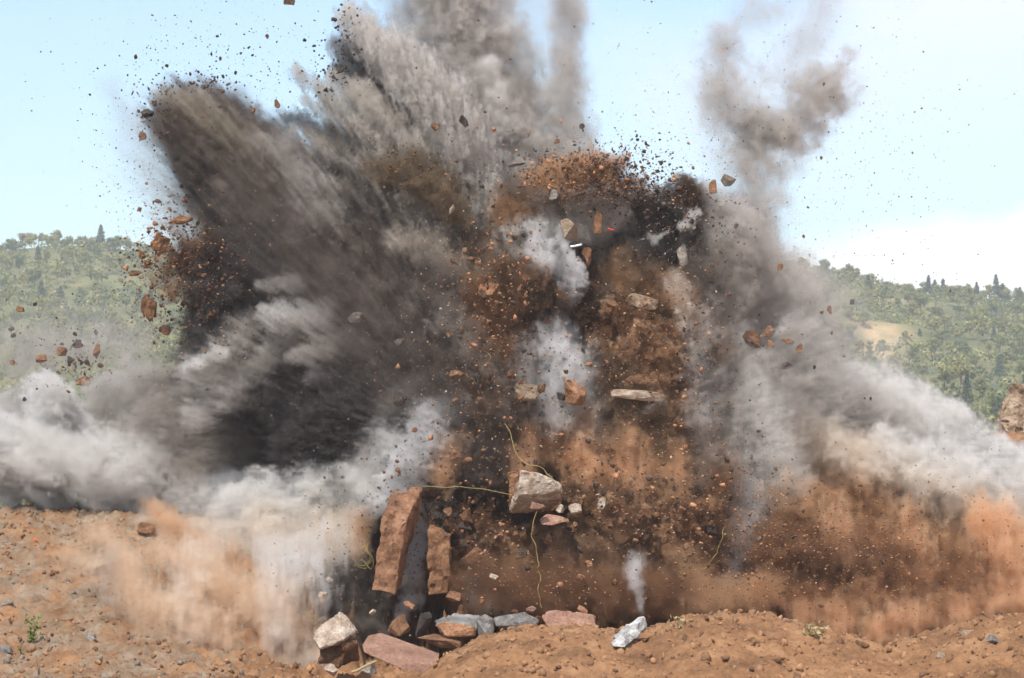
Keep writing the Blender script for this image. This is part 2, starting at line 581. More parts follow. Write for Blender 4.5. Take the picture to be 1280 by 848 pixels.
BIL = billow()
STR = streak(C0, 22.0, 3.5, 0.0)
STF = samp(TILE_G, XX / 0.9 + 80 * ONE, YY / 0.9 + 80 * ONE, ZZ / 7.0 + 80 * ONE) * 0.5   # falling curtains
FRA = samp(TILE_G, XX / 1.5 + 85 * ONE, YY / 1.5 + 85 * ONE, ZZ / 1.5 + 85 * ONE) * 0.55
print('noise fields', NV, round(time.time() - T0, 1))

ALB = {'DB': (.225, .19, .162), 'OV': (.26, .19, .12), 'DK': (.115, .104, .10), 'GR': (.65, .61, .565), 'LG': (.88, .855, .815), 'LP': (.82, .78, .725), 'FN': (.72, .67, .60), 'WH': (.90, .895, .89),
       'BR': (.30, .165, .09), 'OR': (.88, .565, .34), 'TO': (.88, .67, .48), 'OB': (.62, .39, .225), 'TN': (.89, .79, .67), 'WB': (.87, .86, .845),
       'GB': (.50, .45, .40), 'BK': (.15, .10, .068), 'ED': (.50, .275, .145), 'OL': (.52, .46, .37)}
#        material, density, softness, displacement, (billow, radial streak, falling streak, fractal), path [(px, py, Y, r px)]
ST = {'blast_cloud': [], 'smoke_plume': [], 'dust_cloud': [], 'dust_curtain': []}


def S(g, mt, dens, soft, disp, wts, path):
    ST[g].append((mt, dens, soft, disp, wts, path))


Bb, Ss, Ff, Nn = (1, 0, 0, 0), (0, 1, 0, 0), (0, 0, 1, 0), (0, 0, 0, 1)
SB = (.4, .8, 0, 0); SN = (0, .8, 0, .4)
g = 'blast_cloud'
# --- backing of the main cloud (deep, opaque)
S(g, 'DB', 4, .5, .35, SB, [(640, 640, 5, 150), (470, 420, 4.5, 130), (300, 240, 4, 80), (235, 165, 3.5, 45)])
S(g, 'DB', 5, .5, .35, SN, [(560, 520, 4, 150), (420, 330, 3, 120), (330, 200, 3, 60)])
S(g, 'DK', 6, .5, .3, SN, [(560, 560, 3, 130), (400, 470, 2.5, 110), (330, 430, 2.5, 80)])
S(g, 'BR', 4, .5, .35, SN, [(700, 560, 5, 170), (760, 400, 5, 120), (720, 260, 4, 60)])
S(g, 'DB', 4, .5, .35, SN, [(600, 500, 5, 150), (560, 330, 5, 110), (520, 230, 4.5, 70)])
S(g, 'GR', 3, .6, .4, (.6, .3, 0, .3), [(880, 560, 5.5, 130), (930, 400, 5, 90), (925, 290, 5, 55)])
# upper-left plume
S(g, 'DB', 5, .55, .35, SB, [(420, 330, 1, 80), (310, 225, 0.5, 80), (235, 150, 0, 56)])
S(g, 'DB', 2, .8, .4, SN, [(300, 200, 0, 60), (290, 130, 0, 34)])
S(g, 'OL', 2.2, .8, .5, SB, [(330, 210, -0.5, 40), (250, 138, -1, 34), (205, 118, -1, 18)])
S(g, 'DK', 6, .5, .3, SN, [(440, 430, 0, 70), (300, 285, 0, 36), (225, 205, 0, 16)])
S(g, 'DB', 5, .5, .4, SN, [(480, 420, 0, 90), (380, 300, 0, 60), (300, 160, 0, 30), (262, 105, 0, 10)])
S(g, 'GR', 2.0, .8, .6, SB, [(400, 260, -1, 40), (360, 190, -1, 34), (320, 175, -1, 16)])
# fine grit haze at its left edge
S(g, 'GB', 0.5, .9, .6, Ss, [(300, 330, 1, 60), (200, 200, 1, 60), (140, 110, 1, 22)])
S(g, 'GB', 0.35, .9, .6, Ss, [(330, 300, 1, 60), (230, 260, 1, 60), (190, 230, 1, 30)])
# pale ribbed fan above the middle
for k, (ex, ey) in enumerate(((372, 92), (385, 125), (372, 160), (392, 190), (408, 225))):
    S(g, 'FN', 5, .35, .9, Ss, [(560 - k * 6, 250 + k * 12, -0.5, 34), (470, 170 + k * 16, -1.0, 24), (ex, ey, -1.2, 9)])
S(g, 'GR', 4, .5, .6, SB, [(600, 330, 0.5, 70), (500, 220, 0, 55), (420, 190, 0, 36)])
S(g, 'GB', 3, .6, .6, SB, [(470, 240, -0.5, 40), (395, 250, -0.5, 26), (350, 230, 0, 14)])
# big light plume that leans left at the top
S(g, 'LP', 6, .35, .6, SB, [(610, 250, -0.5, 40), (545, 130, -1, 44), (480, 60, -1, 32), (440, 18, -1, 17)])
S(g, 'DB', 5, .4, .5, SB, [(560, 210, 0, 42), (490, 120, 0, 46), (430, 60, 0.2, 22)])
S(g, 'FN', 4, .4, .6, SB, [(530, 190, -1, 26), (450, 120, -1.2, 22), (415, 95, -1.2, 10)])
S(g, 'DK', 5, .4, .6, SN, [(470, 120, .3, 20), (425, 88, .3, 14)])
S(g, 'GR', 3, .5, .5, (.7, .2, 0, .3), [(640, 260, 1.5, 75), (590, 110, 1.5, 62), (555, -10, 1.5, 55), (540, -60, 1.5, 55)])
S(g, 'GR', 2.2, .7, .5, (.7, .2, 0, .3), [(650, 250, 2, 60), (640, 100, 2, 52), (600, -20, 2, 50)])
S(g, 'LG', 3, .5, .5, Bb, [(622, 160, 0.5, 22), (612, 80, .5, 18)])
S(g, 'GB', 1.4, .8, .5, (.5, .3, 0, .4), [(520, 60, 2.5, 40), (500, -30, 2.5, 40)])
S(g, 'GR', 2.6, .7, .4, (.7, .2, 0, .3), [(690, 290, 2, 80), (705, 150, 2, 46), (708, 60, 2, 32), (705, -40, 2, 36)])
S(g, 'GR', 1.8, .8, .4, (.5, .2, 0, .5), [(640, 300, 3, 90), (650, 190, 3, 66), (640, 120, 3, 44)])
S(g, 'GR', .9, .9, .4, (.5, .2, 0, .5), [(600, 100, 3, 70), (600, 0, 3, 70)])
S(g, 'GR', .35, .9, .4, (.5, .2, 0, .5), [(670, 120, 3, 60), (665, 0, 3, 50)])
S(g, 'GR', 1.3, .8, .4, (.5, .2, 0, .5), [(670, 230, 3, 60), (740, 230, 3, 30)])
# brown soil lumps
S(g, 'OV', 5, .4, .5, (.3, .3, 0, .6), [(600, 360, 0.5, 70), (545, 260, 0, 55), (510, 205, 0, 30)])
S(g, 'DB', 4, .5, .5, SN, [(560, 420, 0, 90), (500, 300, 0, 70)])
S(g, 'OL', 2.2, .8, .5, (.3, .3, 0, .6), [(545, 215, -.6, 30)])
S(g, 'OB', 5, .4, .5, (.6, .2, 0, .5), [(640, 260, -1, 34), (700, 235, -1, 38), (745, 210, -1, 26), (775, 205, -1, 14)])
S(g, 'BR', 5, .5, .5, (.6, .2, 0, .5), [(650, 280, -.5, 30), (760, 235, -.5, 34), (800, 235, -.5, 18)])
# grey middle
S(g, 'GR', 5, .35, .5, Bb, [(640, 300, -1, 30), (690, 290, -1.3, 34), (740, 270, -1.2, 28), (765, 265, -1, 18)])
S(g, 'BK', 8, .3, .5, Bb, [(680, 360, -.4, 62), (700, 330, -.4, 40), (650, 310, -.3, 24)])
S(g, 'WB', 5, .45, 1.0, (.8, 0, 0, .5), [(672, 300, -2.0, 22), (690, 330, -2.2, 24), (712, 360, -2.3, 20), (706, 392, -2.2, 9)])
S(g, 'WB', 6, .4, 1.2, (.8, 0, 0, .5), [(700, 290, -2.2, 12), (722, 350, -2.4, 13)])
S(g, 'LG', 5, .3, .6, Bb, [(650, 320, -1.5, 17), (640, 300, -1.5, 18)])
S(g, 'WH', 3, .6, .6, (.6, 0, .3, .4), [(690, 420, -2.2, 30), (708, 470, -2.4, 42), (700, 520, -2.4, 34)])
S(g, 'WB', 1.2, .9, .6, (.5, 0, .3, .4), [(660, 440, -2.0, 34), (650, 500, -2.0, 34)])
S(g, 'GR', 1.0, .9, .6, (.5, 0, .3, .4), [(740, 440, -2.4, 26), (730, 500, -2.6, 34), (745, 540, -2.8, 30)])
S(g, 'GR', 3, .5, .4, Bb, [(650, 470, -1.6, 34), (660, 500, -1.6, 26)])
S(g, 'GB', 4, .5, .4, Nn, [(800, 300, 1.5, 60), (870, 310, 1.5, 60), (900, 380, 1.5, 70)])
# dark knot with pale ridges on the right shoulder
S(g, 'BK', 9, .25, .6, Bb, [(815, 262, -.5, 26), (850, 255, -.5, 30), (870, 262, -.4, 16)])
S(g, 'DK', 9, .3, .6, Bb, [(830, 290, -.6, 44), (810, 330, -.6, 44)])
S(g, 'LG', 8, .2, .6, Bb, [(850, 285, -1.9, 10), (868, 268, -1.9, 9)])
S(g, 'LG', 8, .2, .6, Bb, [(818, 300, -1.9, 10), (838, 288, -1.9, 8)])
S(g, 'GR', 4, .5, .5, Bb, [(880, 250, 0, 26), (910, 290, 0, 40), (900, 340, 0, 44)])
S(g, 'GR', 2.5, .6, .5, Bb, [(930, 290, 1, 44), (950, 340, 1, 40)])
S(g, 'GB', 3, .5, .5, Bb, [(920, 330, -.4, 40), (925, 360, -.4, 36)])
# brown right of the middle
S(g, 'BR', 6, .35, .5, (.6, .2, 0, .6), [(770, 430, -1, 60), (820, 470, -1, 56), (850, 540, -1, 46)])
S(g, 'BK', 7, .35, .5, (.6, .2, 0, .6), [(740, 400, -.6, 44), (860, 440, -.8, 34), (800, 400, -.7, 40)])
S(g, 'OB', 2.5, .8, .5, (.4, .2, .2, .5), [(780, 340, -1, 36), (840, 370, -1.2, 40), (880, 420, -1.2, 26)])
S(g, 'BR', 5, .4, .5, (.6, .2, 0, .6), [(620, 420, -.8, 46), (610, 500, -1, 46), (640, 580, -1, 40)])
S(g, 'DB', 4, .6, .4, SN, [(540, 450, -.4, 60), (520, 380, -.3, 60), (560, 300, -.3, 40)])
# dark left middle
S(g, 'DK', 7, .4, .35, SN, [(520, 520, -.2, 76), (420, 520, 0, 80), (340, 480, 0.3, 60)])
S(g, 'DK', 6, .4, .4, SN, [(380, 340, 0, 60), (290, 320, 0, 44), (230, 330, 0.2, 24)])
S(g, 'BK', 3, .6, .8, Nn, [(262, 300, -.1, 32), (240, 350, -.2, 26)])
S(g, 'BR', .6, .9, .9, Nn, [(230, 300, -.3, 34), (210, 350, -.4, 34)])
S(g, 'DK', 5, .4, .5, Nn, [(270, 360, -.2, 44), (260, 420, -.2, 40)])
S(g, 'GR', 3, .5, .5, SB, [(300, 420, -.6, 34), (250, 470, -.6, 34)])
S(g, 'GR', 2.6, .6, .5, SB, [(370, 420, -.8, 30), (300, 480, -.8, 30), (245, 520, -.8, 26)])
# feather puffs
S(g, 'LG', 4, .4, .7, SB, [(400, 400, -1.5, 24), (345, 395, -1.8, 20), (328, 388, -1.8, 10)])
S(g, 'GR', 4, .4, .7, SB, [(440, 425, -1.5, 20), (395, 440, -1.8, 19), (362, 448, -1.8, 9)])
S(g, 'GR', 3, .5, .7, SB, [(420, 460, -1.5, 14), (385, 472, -1.7, 9)])
S(g, 'GR', 3.5, .4, .6, SB, [(370, 355, -1.5, 15), (325, 358, -1.6, 9)])
S(g, 'LG', 3, .4, .6, SB, [(280, 440, -1.6, 12), (232, 460, -1.7, 10)])
# white-blue jets low in the middle
S(g, 'WB', 4, .6, .8, (.5, .5, 0, .4), [(570, 505, -2.6, 22), (540, 540, -2.9, 36), (510, 580, -3.1, 36), (488, 625, -3.1, 26)])
S(g, 'LG', 1.2, .9, .6, (.5, .5, 0, .4), [(480, 560, -2.6, 40), (455, 620, -2.8, 44)])
S(g, 'OR', 2.4, .8, .9, (.6, 0, .6, .6), [(568, 555, -3.1, 24), (552, 592, -3.3, 26)])
S(g, 'GR', 4, .4, .6, SB, [(520, 490, -1.6, 20), (480, 510, -1.8, 22), (470, 530, -1.8, 12)])
S(g, 'WB', 3, .6, .9, (.7, 0, .3, .4), [(530, 640, -2.6, 14), (520, 690, -2.8, 18), (512, 745, -3.0, 17), (500, 780, -3.2, 11)])
S(g, 'WB', 2, .8, .7, (.3, .2, .6, .3), [(940, 590, -2, 34), (930, 655, -2.6, 34), (912, 712, -3.0, 20)])
S(g, 'WB', 1.6, .8, .6, (.3, 0, .5, .6), [(802, 766, -8.5, 4), (797, 735, -7.5, 11), (792, 700, -6, 17)])
# grey drape right of centre
S(g, 'GR', 3, .7, .5, (.3, .3, .5, .2), [(900, 440, -1, 56), (920, 540, -1.4, 66), (930, 610, -1.6, 46)])
S(g, 'LG', 2.4, .6, .5, (.2, .4, .5, .2), [(890, 470, -2.2, 22), (870, 530, -2.4, 20), (880, 600, -2.4, 22)])
S(g, 'LG', 2.2, .7, .45, (.2, .6, .3, .2), [(920, 430, -1.6, 26), (960, 520, -2.0, 44), (985, 600, -2.2, 44)])
S(g, 'GB', 2, .9, .9, (0, .9, .3, .5), [(965, 450, -2.2, 20), (1000, 510, -2.6, 26), (1015, 540, -2.6, 18)])
S(g, 'GR', 3, .5, .6, (.4, .8, 0, 0), [(1000, 430, -.5, 40), (1045, 500, -1, 44)])
S(g, 'GR', 1.6, .7, .5, (.7, .3, 0, .3), [(960, 340, 2, 50), (1010, 390, 2, 50), (1040, 430, 2, 36)])
S(g, 'GR', .5, .9, .5, (.5, .2, 0, .5), [(1000, 330, 3, 40), (1050, 380, 3, 50), (1100, 470, 3, 60)])
# lower brown wall of the blast
S(g, 'OB', 5, .45, .5, (.5, 0, .6, .3), [(650, 540, -1.6, 40), (740, 560, -2, 46), (830, 560, -2, 34)])
S(g, 'OR', 3, .6, .6, (.4, 0, .8, .2), [(735, 520, -2.4, 22), (725, 585, -2.8, 28), (770, 590, -2.8, 26), (840, 590, -2.6, 22)])
S(g, 'BK', 8, .4, .7, (.7, 0, 0, .9), [(740, 640, -2, 44), (820, 640, -2, 46), (880, 640, -1.8, 30)])
S(g, 'BR', 6, .5, .4, (.4, 0, .4, .5), [(560, 690, -1, 70), (700, 700, -1, 80), (850, 710, -1, 70)])
S(g, 'BK', 6, .4, .4, (.5, 0, .2, .5), [(600, 640, -1, 50), (560, 620, -1, 40)])
S(g, 'OB', 1.6, .8, .5, (.3, 0, .8, .3), [(640, 720, -3, 50), (740, 710, -3.4, 50), (860, 740, -3.6, 40)])
S(g, 'GR', .8, .9, .5, (.5, 0, .5, .3), [(600, 740, -3.6, 34), (700, 750, -3.8, 26)])
S(g, 'DB', 5, .4, .4, Nn, [(440, 730, -1.5, 46), (450, 790, -2.5, 36)])
# --- plume standing apart
g = 'smoke_plume'
PN = (.55, 0, .1, .5)
S(g, 'GR', 1.1, .9, .5, PN, [(930, 330, 3, 50), (948, 250, 3, 50), (955, 180, 3, 60)])
S(g, 'GR', 2.6, .8, .6, PN, [(950, 180, 3, 44), (1000, 140, 3, 58), (1035, 110, 3, 44)])
S(g, 'GR', 2.2, .8, .5, PN, [(1040, 115, 3, 30), (1060, 70, 3, 17)])
S(g, 'GR', 1.8, .9, .55, PN, [(950, 170, 3, 44), (905, 120, 3, 50), (905, 60, 3, 38)])
S(g, 'GR', .8, .9, .55, PN, [(900, 70, 3, 34), (930, 20, 3, 40), (970, 5, 3, 36), (1000, -30, 3, 36)])
S(g, 'GR', .7, .9, .55, PN, [(985, 80, 3, 44), (1020, 30, 3, 38), (1040, -20, 3, 36)])
S(g, 'GR', .35, .9, .4, PN, [(940, 250, 3, 76), (930, 150, 3, 90)])
# --- right-hand dust
g = 'dust_cloud'
S(g, 'LG', 3.5, .4, .5, Bb, [(1060, 520, 3, 60), (1120, 520, 3.5, 50), (1150, 530, 3.5, 40)])
S(g, 'LG', 5, .3, .5, Bb, [(1140, 570, 2.5, 55), (1185, 540, 2.5, 36)])
S(g, 'LG', 5, .3, .5, Bb, [(1200, 560, 2, 38), (1235, 580, 2, 36), (1275, 620, 2, 36), (1330, 650, 2, 40)])
S(g, 'LG', 4, .4, .5, Bb, [(1000, 560, 2, 60), (1100, 600, 2, 66), (1220, 640, 2, 60), (1320, 680, 2, 60)])
S(g, 'GR', .8, .8, .4, Bb, [(1080, 470, 4, 40), (1150, 500, 4, 30)])
S(g, 'OR', 3.0, .8, .8, (.7, 0, .3, .5), [(1010, 600, 0, 56), (1080, 620, 0, 60), (1180, 680, 0, 56)])
S(g, 'OR', 3, .7, .4, (.6, 0, .3, .3), [(1250, 640, 0, 40), (1280, 680, 0, 60), (1350, 700, 0, 60)])
S(g, 'OB', 4, .6, .4, (.3, 0, .5, .5), [(990, 640, -1, 60), (1080, 650, -1.5, 76), (1160, 700, -1.5, 66), (1290, 740, -1.5, 56)])
S(g, 'ED', 5, .6, .4, (.2, 0, .5, .6), [(960, 700, -2, 60), (1060, 710, -2.5, 76), (1160, 740, -2.5, 62), (1300, 770, -2.5, 50)])
S(g, 'BR', 4, .7, .4, (0, 0, .4, .8), [(980, 700, -2.6, 40), (1060, 730, -3, 44), (1160, 765, -3, 40), (1260, 770, -3, 30)])
S(g, 'OR', 1.8, .8, .6, (.3, 0, .8, .3), [(1000, 770, -6, 26), (1060, 775, -6.2, 32), (1090, 740, -5.5, 30)])
S(g, 'OR', 1.0, .9, .6, (.3, 0, .8, .3), [(900, 750, -5, 34), (960, 740, -5, 34)])
# --- left-hand dust
g = 'dust_curtain'
S(g, 'LG', 5, .3, .5, Bb, [(58, 505, 3, 40), (75, 540, 3, 44)])
S(g, 'LG', 4, .35, .5, Bb, [(-30, 580, 3, 60), (60, 580, 3, 60), (130, 590, 2.5, 50)])
S(g, 'GR', 3, .5, .5, Bb, [(120, 520, 4, 46), (170, 500, 4, 56), (190, 560, 3, 50)])
S(g, 'GR', 3, .5, .5, Bb, [(20, 520, 4.5, 40), (0, 540, 4, 50)])
S(g, 'GR', .9, .8, .5, Bb, [(20, 450, 6, 40), (100, 440, 6, 46), (160, 440, 5, 40)])
S(g, 'GR', .3, .9, .4, Bb, [(0, 420, 6, 50), (100, 410, 6, 50), (170, 400, 6, 36)])
S(g, 'GB', 3.5, .6, .5, (.6, .5, 0, .2), [(210, 540, 2, 60), (240, 590, 1.5, 50)])
S(g, 'LG', 5, .35, .5, Bb, [(60, 620, 3, 36), (180, 620, 2, 34), (300, 625, 0.5, 34), (380, 620, -1, 38)])
S(g, 'LG', 4, .45, .6, (.6, .4, .3, 0), [(290, 640, -1, 36), (370, 640, -1.5, 50), (440, 600, -1.6, 44), (455, 560, -1.6, 24)])
S(g, 'TN', 3, .6, .5, (.5, 0, .6, 0), [(330, 660, -1.8, 40), (390, 680, -2.4, 44), (440, 650, -2.4, 30)])
S(g, 'LG', 2.2, .6, .6, (.3, 0, 1, 0), [(360, 690, -2.8, 30), (350, 750, -3.6, 28), (345, 780, -4, 16)])
S(g, 'OR', 2.5, .6, .5, (.4, 0, .7, 0), [(450, 650, -2.6, 22), (446, 690, -3, 18)])
S(g, 'OR', 2.2, .8, .6, (.3, 0, .8, .3), [(230, 700, -4, 26), (260, 740, -5, 40), (300, 760, -5.4, 40), (300, 810, -6.2, 46)])
S(g, 'OR', 1.6, .8, .6, (.3, 0, .8, .3), [(190, 640, -1, 22), (250, 690, -3, 30), (330, 730, -4, 30)])
S(g, 'OR', .7, .9, .6, (.4, 0, .6, .3), [(60, 690, -3.5, 24), (130, 710, -4, 30), (200, 740, -4.6, 30)])
S(g, 'OR', 1.1, .9, .6, (.4, 0, .6, .3), [(330, 790, -6, 40), (390, 820, -6, 36)])
S(g, 'OL', .8, .9, .5, (.3, 0, .8, .3), [(130, 700, -3.6, 26), (128, 750, -4.5, 26)])

# thin veils of dust hanging in front that tie the masses together
g = 'blast_cloud'
S(g, 'DB', .22, .9, .5, SN, [(600, 560, -3, 90), (450, 420, -2.5, 120), (320, 250, -2, 90)])
S(g, 'OB', .12, .9, .5, (.4, 0, .5, .4), [(800, 480, -3.2, 90), (820, 600, -3.4, 110), (760, 700, -3.6, 100)])
S(g, 'BR', .15, .9, .5, (.4, .3, 0, .4), [(620, 330, -3, 80), (620, 470, -3, 90)])
S('dust_curtain', 'OL', 4, .6, .4, (.6, .5, 0, .2), [(240, 520, 3, 70), (290, 570, 2.5, 70), (330, 590, 2, 50)])

# dust spilling forward over the rubble slope
S('dust_curtain', 'TN', 1.6, .9, .5, (.5, 0, .5, .3), [(180, 655, 0, 26), (260, 670, -1.5, 36), (340, 690, -3, 46), (420, 690, -3.6, 40)])
S('dust_curtain', 'TO', 1.5, .9, .5, (.4, 0, .6, .3), [(240, 720, -5, 36), (300, 760, -6, 50), (320, 820, -6.4, 50)])
S('dust_curtain', 'TN', 1.0, .9, .5, (.3, 0, .9, .2), [(350, 700, -5, 36), (345, 770, -6, 40), (400, 800, -6.3, 30)])
S('dust_curtain', 'TO', .6, .9, .5, (.5, 0, .4, .3), [(150, 700, -4, 40), (180, 790, -6.2, 40), (240, 830, -6.4, 50)])
S('dust_cloud', 'LG', 2, .7, .5, Bb, [(1010, 480, 1.5, 44), (1080, 500, 1.5, 50), (1130, 540, 1.5, 50)])
S('dust_cloud', 'OB', 1.4, .9, .9, (.6, 0, .5, .5), [(980, 620, -2.4, 40), (1060, 640, -2.4, 50), (1140, 670, -2.4, 50), (1240, 690, -2, 50)])

S('dust_curtain', 'DB', 5, .7, .4, (.5, .4, 0, .3), [(250, 480, 3, 60), (330, 560, 2.5, 66)])
S('dust_curtain', 'TO', 1.4, .9, .6, (.4, 0, .7, .3), [(200, 690, -5, 30), (270, 730, -7, 44), (350, 770, -8.2, 50)])
S('dust_curtain', 'TO', 1.8, .9, .6, (.4, 0, .7, .3), [(230, 740, -7, 36), (270, 800, -8.4, 44), (330, 840, -8.4, 44)])
S('dust_curtain', 'TO', .8, .9, .5, (.5, 0, .4, .3), [(90, 700, -6, 30), (150, 740, -7.5, 34), (230, 790, -8.4, 40)])
S('dust_curtain', 'LG', 1.4, .9, .6, (.3, 0, .9, .2), [(370, 690, -6, 34), (350, 750, -7.5, 34), (345, 800, -8.3, 22)])
S('blast_cloud', 'BR', 3, .8, .6, (.5, 0, .2, .6), [(600, 730, -5, 40), (720, 740, -5, 44), (860, 745, -5, 36)])
S('blast_cloud', 'OB', 1.5, .9, .6, (.4, 0, .8, .4), [(860, 700, -5, 30), (880, 750, -6, 30), (960, 740, -6, 30)])
S('dust_cloud', 'OR', 2.0, .9, .5, (.4, 0, .6, .4), [(1230, 650, -4, 44), (1275, 690, -4, 50), (1300, 740, -4, 50)])

# gouts of soil and near-black puffs painting the shade of hollows in the middle
CL = (.7, .1, 0, .7)
S('blast_cloud', 'BR', 7, .3, .9, CL, [(600, 380, -2.2, 26), (612, 440, -2.3, 30), (606, 500, -2.2, 24)])
S('blast_cloud', 'BR', 7, .3, .9, CL, [(770, 420, -2.2, 34), (820, 440, -2.4, 36), (850, 490, -2.3, 30)])
S('blast_cloud', 'BR', 7, .3, .9, CL, [(760, 640, -3.4, 30), (820, 655, -3.5, 34), (870, 640, -3.3, 26)])
S('blast_cloud', 'BR', 7, .3, .9, CL, [(560, 640, -2.6, 26), (600, 660, -2.7, 26), (640, 680, -2.8, 24)])
S('blast_cloud', 'BK', 8, .3, .8, CL, [(640, 335, -1.8, 22), (672, 370, -2.0, 34), (735, 385, -1.9, 28)])
S('blast_cloud', 'BK', 7, .4, .8, CL, [(620, 540, -2.2, 24), (650, 510, -2.2, 22), (630, 600, -2.4, 26)])
S('blast_cloud', 'BK', 7, .4, .8, CL, [(760, 470, -2.6, 24), (800, 530, -2.8, 24), (860, 560, -2.6, 24)])
S('blast_cloud', 'BK', 7, .4, .8, CL, [(700, 690, -3.0, 30), (780, 700, -3.2, 34), (850, 700, -3.0, 30)])
S('blast_cloud', 'OR', 2.2, .8, .7, (.3, 0, 1, .3), [(655, 540, -3, 16), (652, 590, -3.2, 20)])
S('blast_cloud', 'OR', 2.2, .8, .7, (.3, 0, 1, .3), [(790, 545, -3.3, 16), (800, 600, -3.5, 22)])
S('blast_cloud', 'OR', 1.6, .8, .7, (.3, 0, 1, .3), [(850, 560, -3.2, 18), (850, 620, -3.4, 20)])
S('blast_cloud', 'DK', 6, .4, .6, SN, [(470, 430, -1.4, 34), (420, 530, -1.4, 50), (370, 560, -1.3, 34)])
S('blast_cloud', 'TN', .8, .9, .8, (.6, .5, 0, .4), [(560, 330, -1.6, 30), (510, 300, -1.6, 34)])
S('blast_cloud', 'GR', .9, .9, .8, (.6, .5, 0, .4), [(590, 460, -1.8, 26), (560, 380, -1.8, 26)])
# the banks left and right, broader and brighter
S('dust_cloud', 'LG', 3, .6, .7, Bb, [(1040, 490, 1, 50), (1110, 520, 1, 54), (1170, 550, .5, 50), (1230, 585, 0, 50), (1290, 620, 0, 60)])
S('dust_cloud', 'GR', 3, .6, .8, Bb, [(1060, 520, -.4, 40), (1120, 545, -.4, 36)])
S('dust_cloud', 'LG', 3, .5, .8, Bb, [(1150, 600, -.8, 40), (1230, 620, -1, 44), (1290, 600, -.5, 44)])
S('dust_cloud', 'LG', 4, .4, .55, Bb, [(1185, 535, 1.5, 34)])
S('dust_cloud', 'TN', 2.4, .9, .5, (.5, 0, .3, .4), [(1000, 560, -1.5, 44), (1100, 590, -1.5, 50), (1180, 620, -1.6, 50)])
S('dust_cloud', 'OR', 2.4, .9, .6, (.3, 0, .8, .4), [(1090, 790, -6.5, 34), (1180, 765, -6, 36), (1280, 750, -6, 40)])
S('dust_cloud', 'ED', 2.4, .9, .6, (.3, 0, .6, .6), [(960, 740, -5, 34), (1040, 750, -5.4, 40), (1140, 740, -5.4, 40), (1260, 750, -5, 44)])
S('dust_curtain', 'LG', 4, .4, .5, Bb, [(60, 498, 2, 36)])
S('dust_curtain', 'LG', 3, .6, .5, Bb, [(-10, 560, 1.8, 50), (80, 580, 1.6, 54), (180, 590, 1.2, 44)])

# blending at the flanks of the soil column
S('blast_cloud', 'DB', 2.2, .9, .8, (.4, .5, .2, .5), [(880, 330, -1.6, 36), (895, 420, -1.8, 40), (890, 500, -2, 36)])
S('blast_cloud', 'BR', 2.5, .9, .9, (.4, .3, .4, .6), [(880, 560, -2.4, 36), (900, 640, -2.8, 40), (890, 700, -3, 36)])
S('blast_cloud', 'DB', 2.0, .9, .8, (.4, .5, .2, .5), [(560, 420, -1.6, 40), (545, 500, -1.8, 30)])
S('blast_cloud', 'OB', 2.0, .9, .8, (.4, .5, .2, .5), [(860, 380, -1.8, 26), (900, 440, -2, 24)])
S('blast_cloud', 'DK', 5, .5, .9, Nn, [(696, 312, -2.5, 8), (704, 345, -2.7, 8)])
S('blast_cloud', 'DK', 4, .5, .9, SN, [(360, 150, -1, 12), (420, 165, -1.3, 14), (480, 215, -1.2, 14)])
S('blast_cloud', 'DK', 4, .5, .9, SN, [(370, 190, -1, 10), (430, 215, -1.3, 14), (490, 260, -1.2, 14)])
S('blast_cloud', 'OV', 3, .7, .9, CL, [(480, 215, -1.6, 22), (520, 215, -1.6, 26), (560, 250, -1.6, 30)])
S('blast_cloud', 'DB', 3, .6, .9, CL, [(640, 230, -1.6, 18), (700, 262, -1.8, 18), (765, 245, -1.6, 18)])

S('dust_cloud', 'LG', 2.2, .8, .9, (1, 0, 0, .3), [(1110, 570, -2.4, 36), (1190, 590, -2.4, 44), (1270, 610, -2.4, 44)])
S('dust_cloud', 'TN', 1.6, .9, .9, (.8, 0, .3, .4), [(1010, 540, -2.2, 30), (1090, 580, -2.6, 34), (1170, 620, -2.8, 36), (1270, 640, -2.8, 36)])
S('dust_cloud', 'BR', 3.5, .7, .9, (.4, 0, .6, .8), [(980, 690, -4.6, 34), (1060, 710, -5, 40), (1150, 725, -5, 36), (1240, 745, -5, 30)])
S('dust_cloud', 'BK', 2.5, .8, .9, (.4, 0, .6, .8), [(990, 720, -5, 24), (1070, 735, -5.3, 26), (1170, 755, -5.3, 26), (1260, 765, -5.3, 20)])
S('dust_cloud', 'OR', 1.8, .8, .9, (.3, 0, 1.2, .4), [(1040, 640, -5, 20), (1060, 700, -5.4, 20)])
S('dust_cloud', 'OR', 1.8, .8, .9, (.3, 0, 1.2, .4), [(1130, 650, -5, 22), (1160, 710, -5.4, 20)])
S('dust_cloud', 'OR', 2.2, .8, .9, (.3, 0, 1.2, .4), [(1230, 660, -5, 26), (1270, 720, -5.4, 26)])
# smoke crossing the flanks of the soil column
S('blast_cloud', 'DB', 1.3, .9, 1.0, (.4, .7, 0, .6), [(650, 520, -3.0, 26), (590, 430, -2.8, 30), (530, 330, -2.2, 30)])
S('blast_cloud', 'GR', .8, .9, 1.0, (.4, .7, 0, .6), [(620, 470, -3.0, 20), (560, 400, -2.8, 24)])
S('blast_cloud', 'DK', 2.5, .8, 1.0, (.5, .5, 0, .7), [(575, 560, -3.0, 24), (560, 480, -2.8, 26)])
S('blast_cloud', 'GR', 1.2, .9, 1.0, (.5, .5, .3, .6), [(890, 560, -3.2, 24), (870, 470, -3.0, 24), (880, 380, -2.4, 24)])
S('blast_cloud', 'TN', 1.0, .9, .9, (.5, 0, .4, .6), [(870, 410, -3.0, 18), (850, 360, -2.8, 18)])
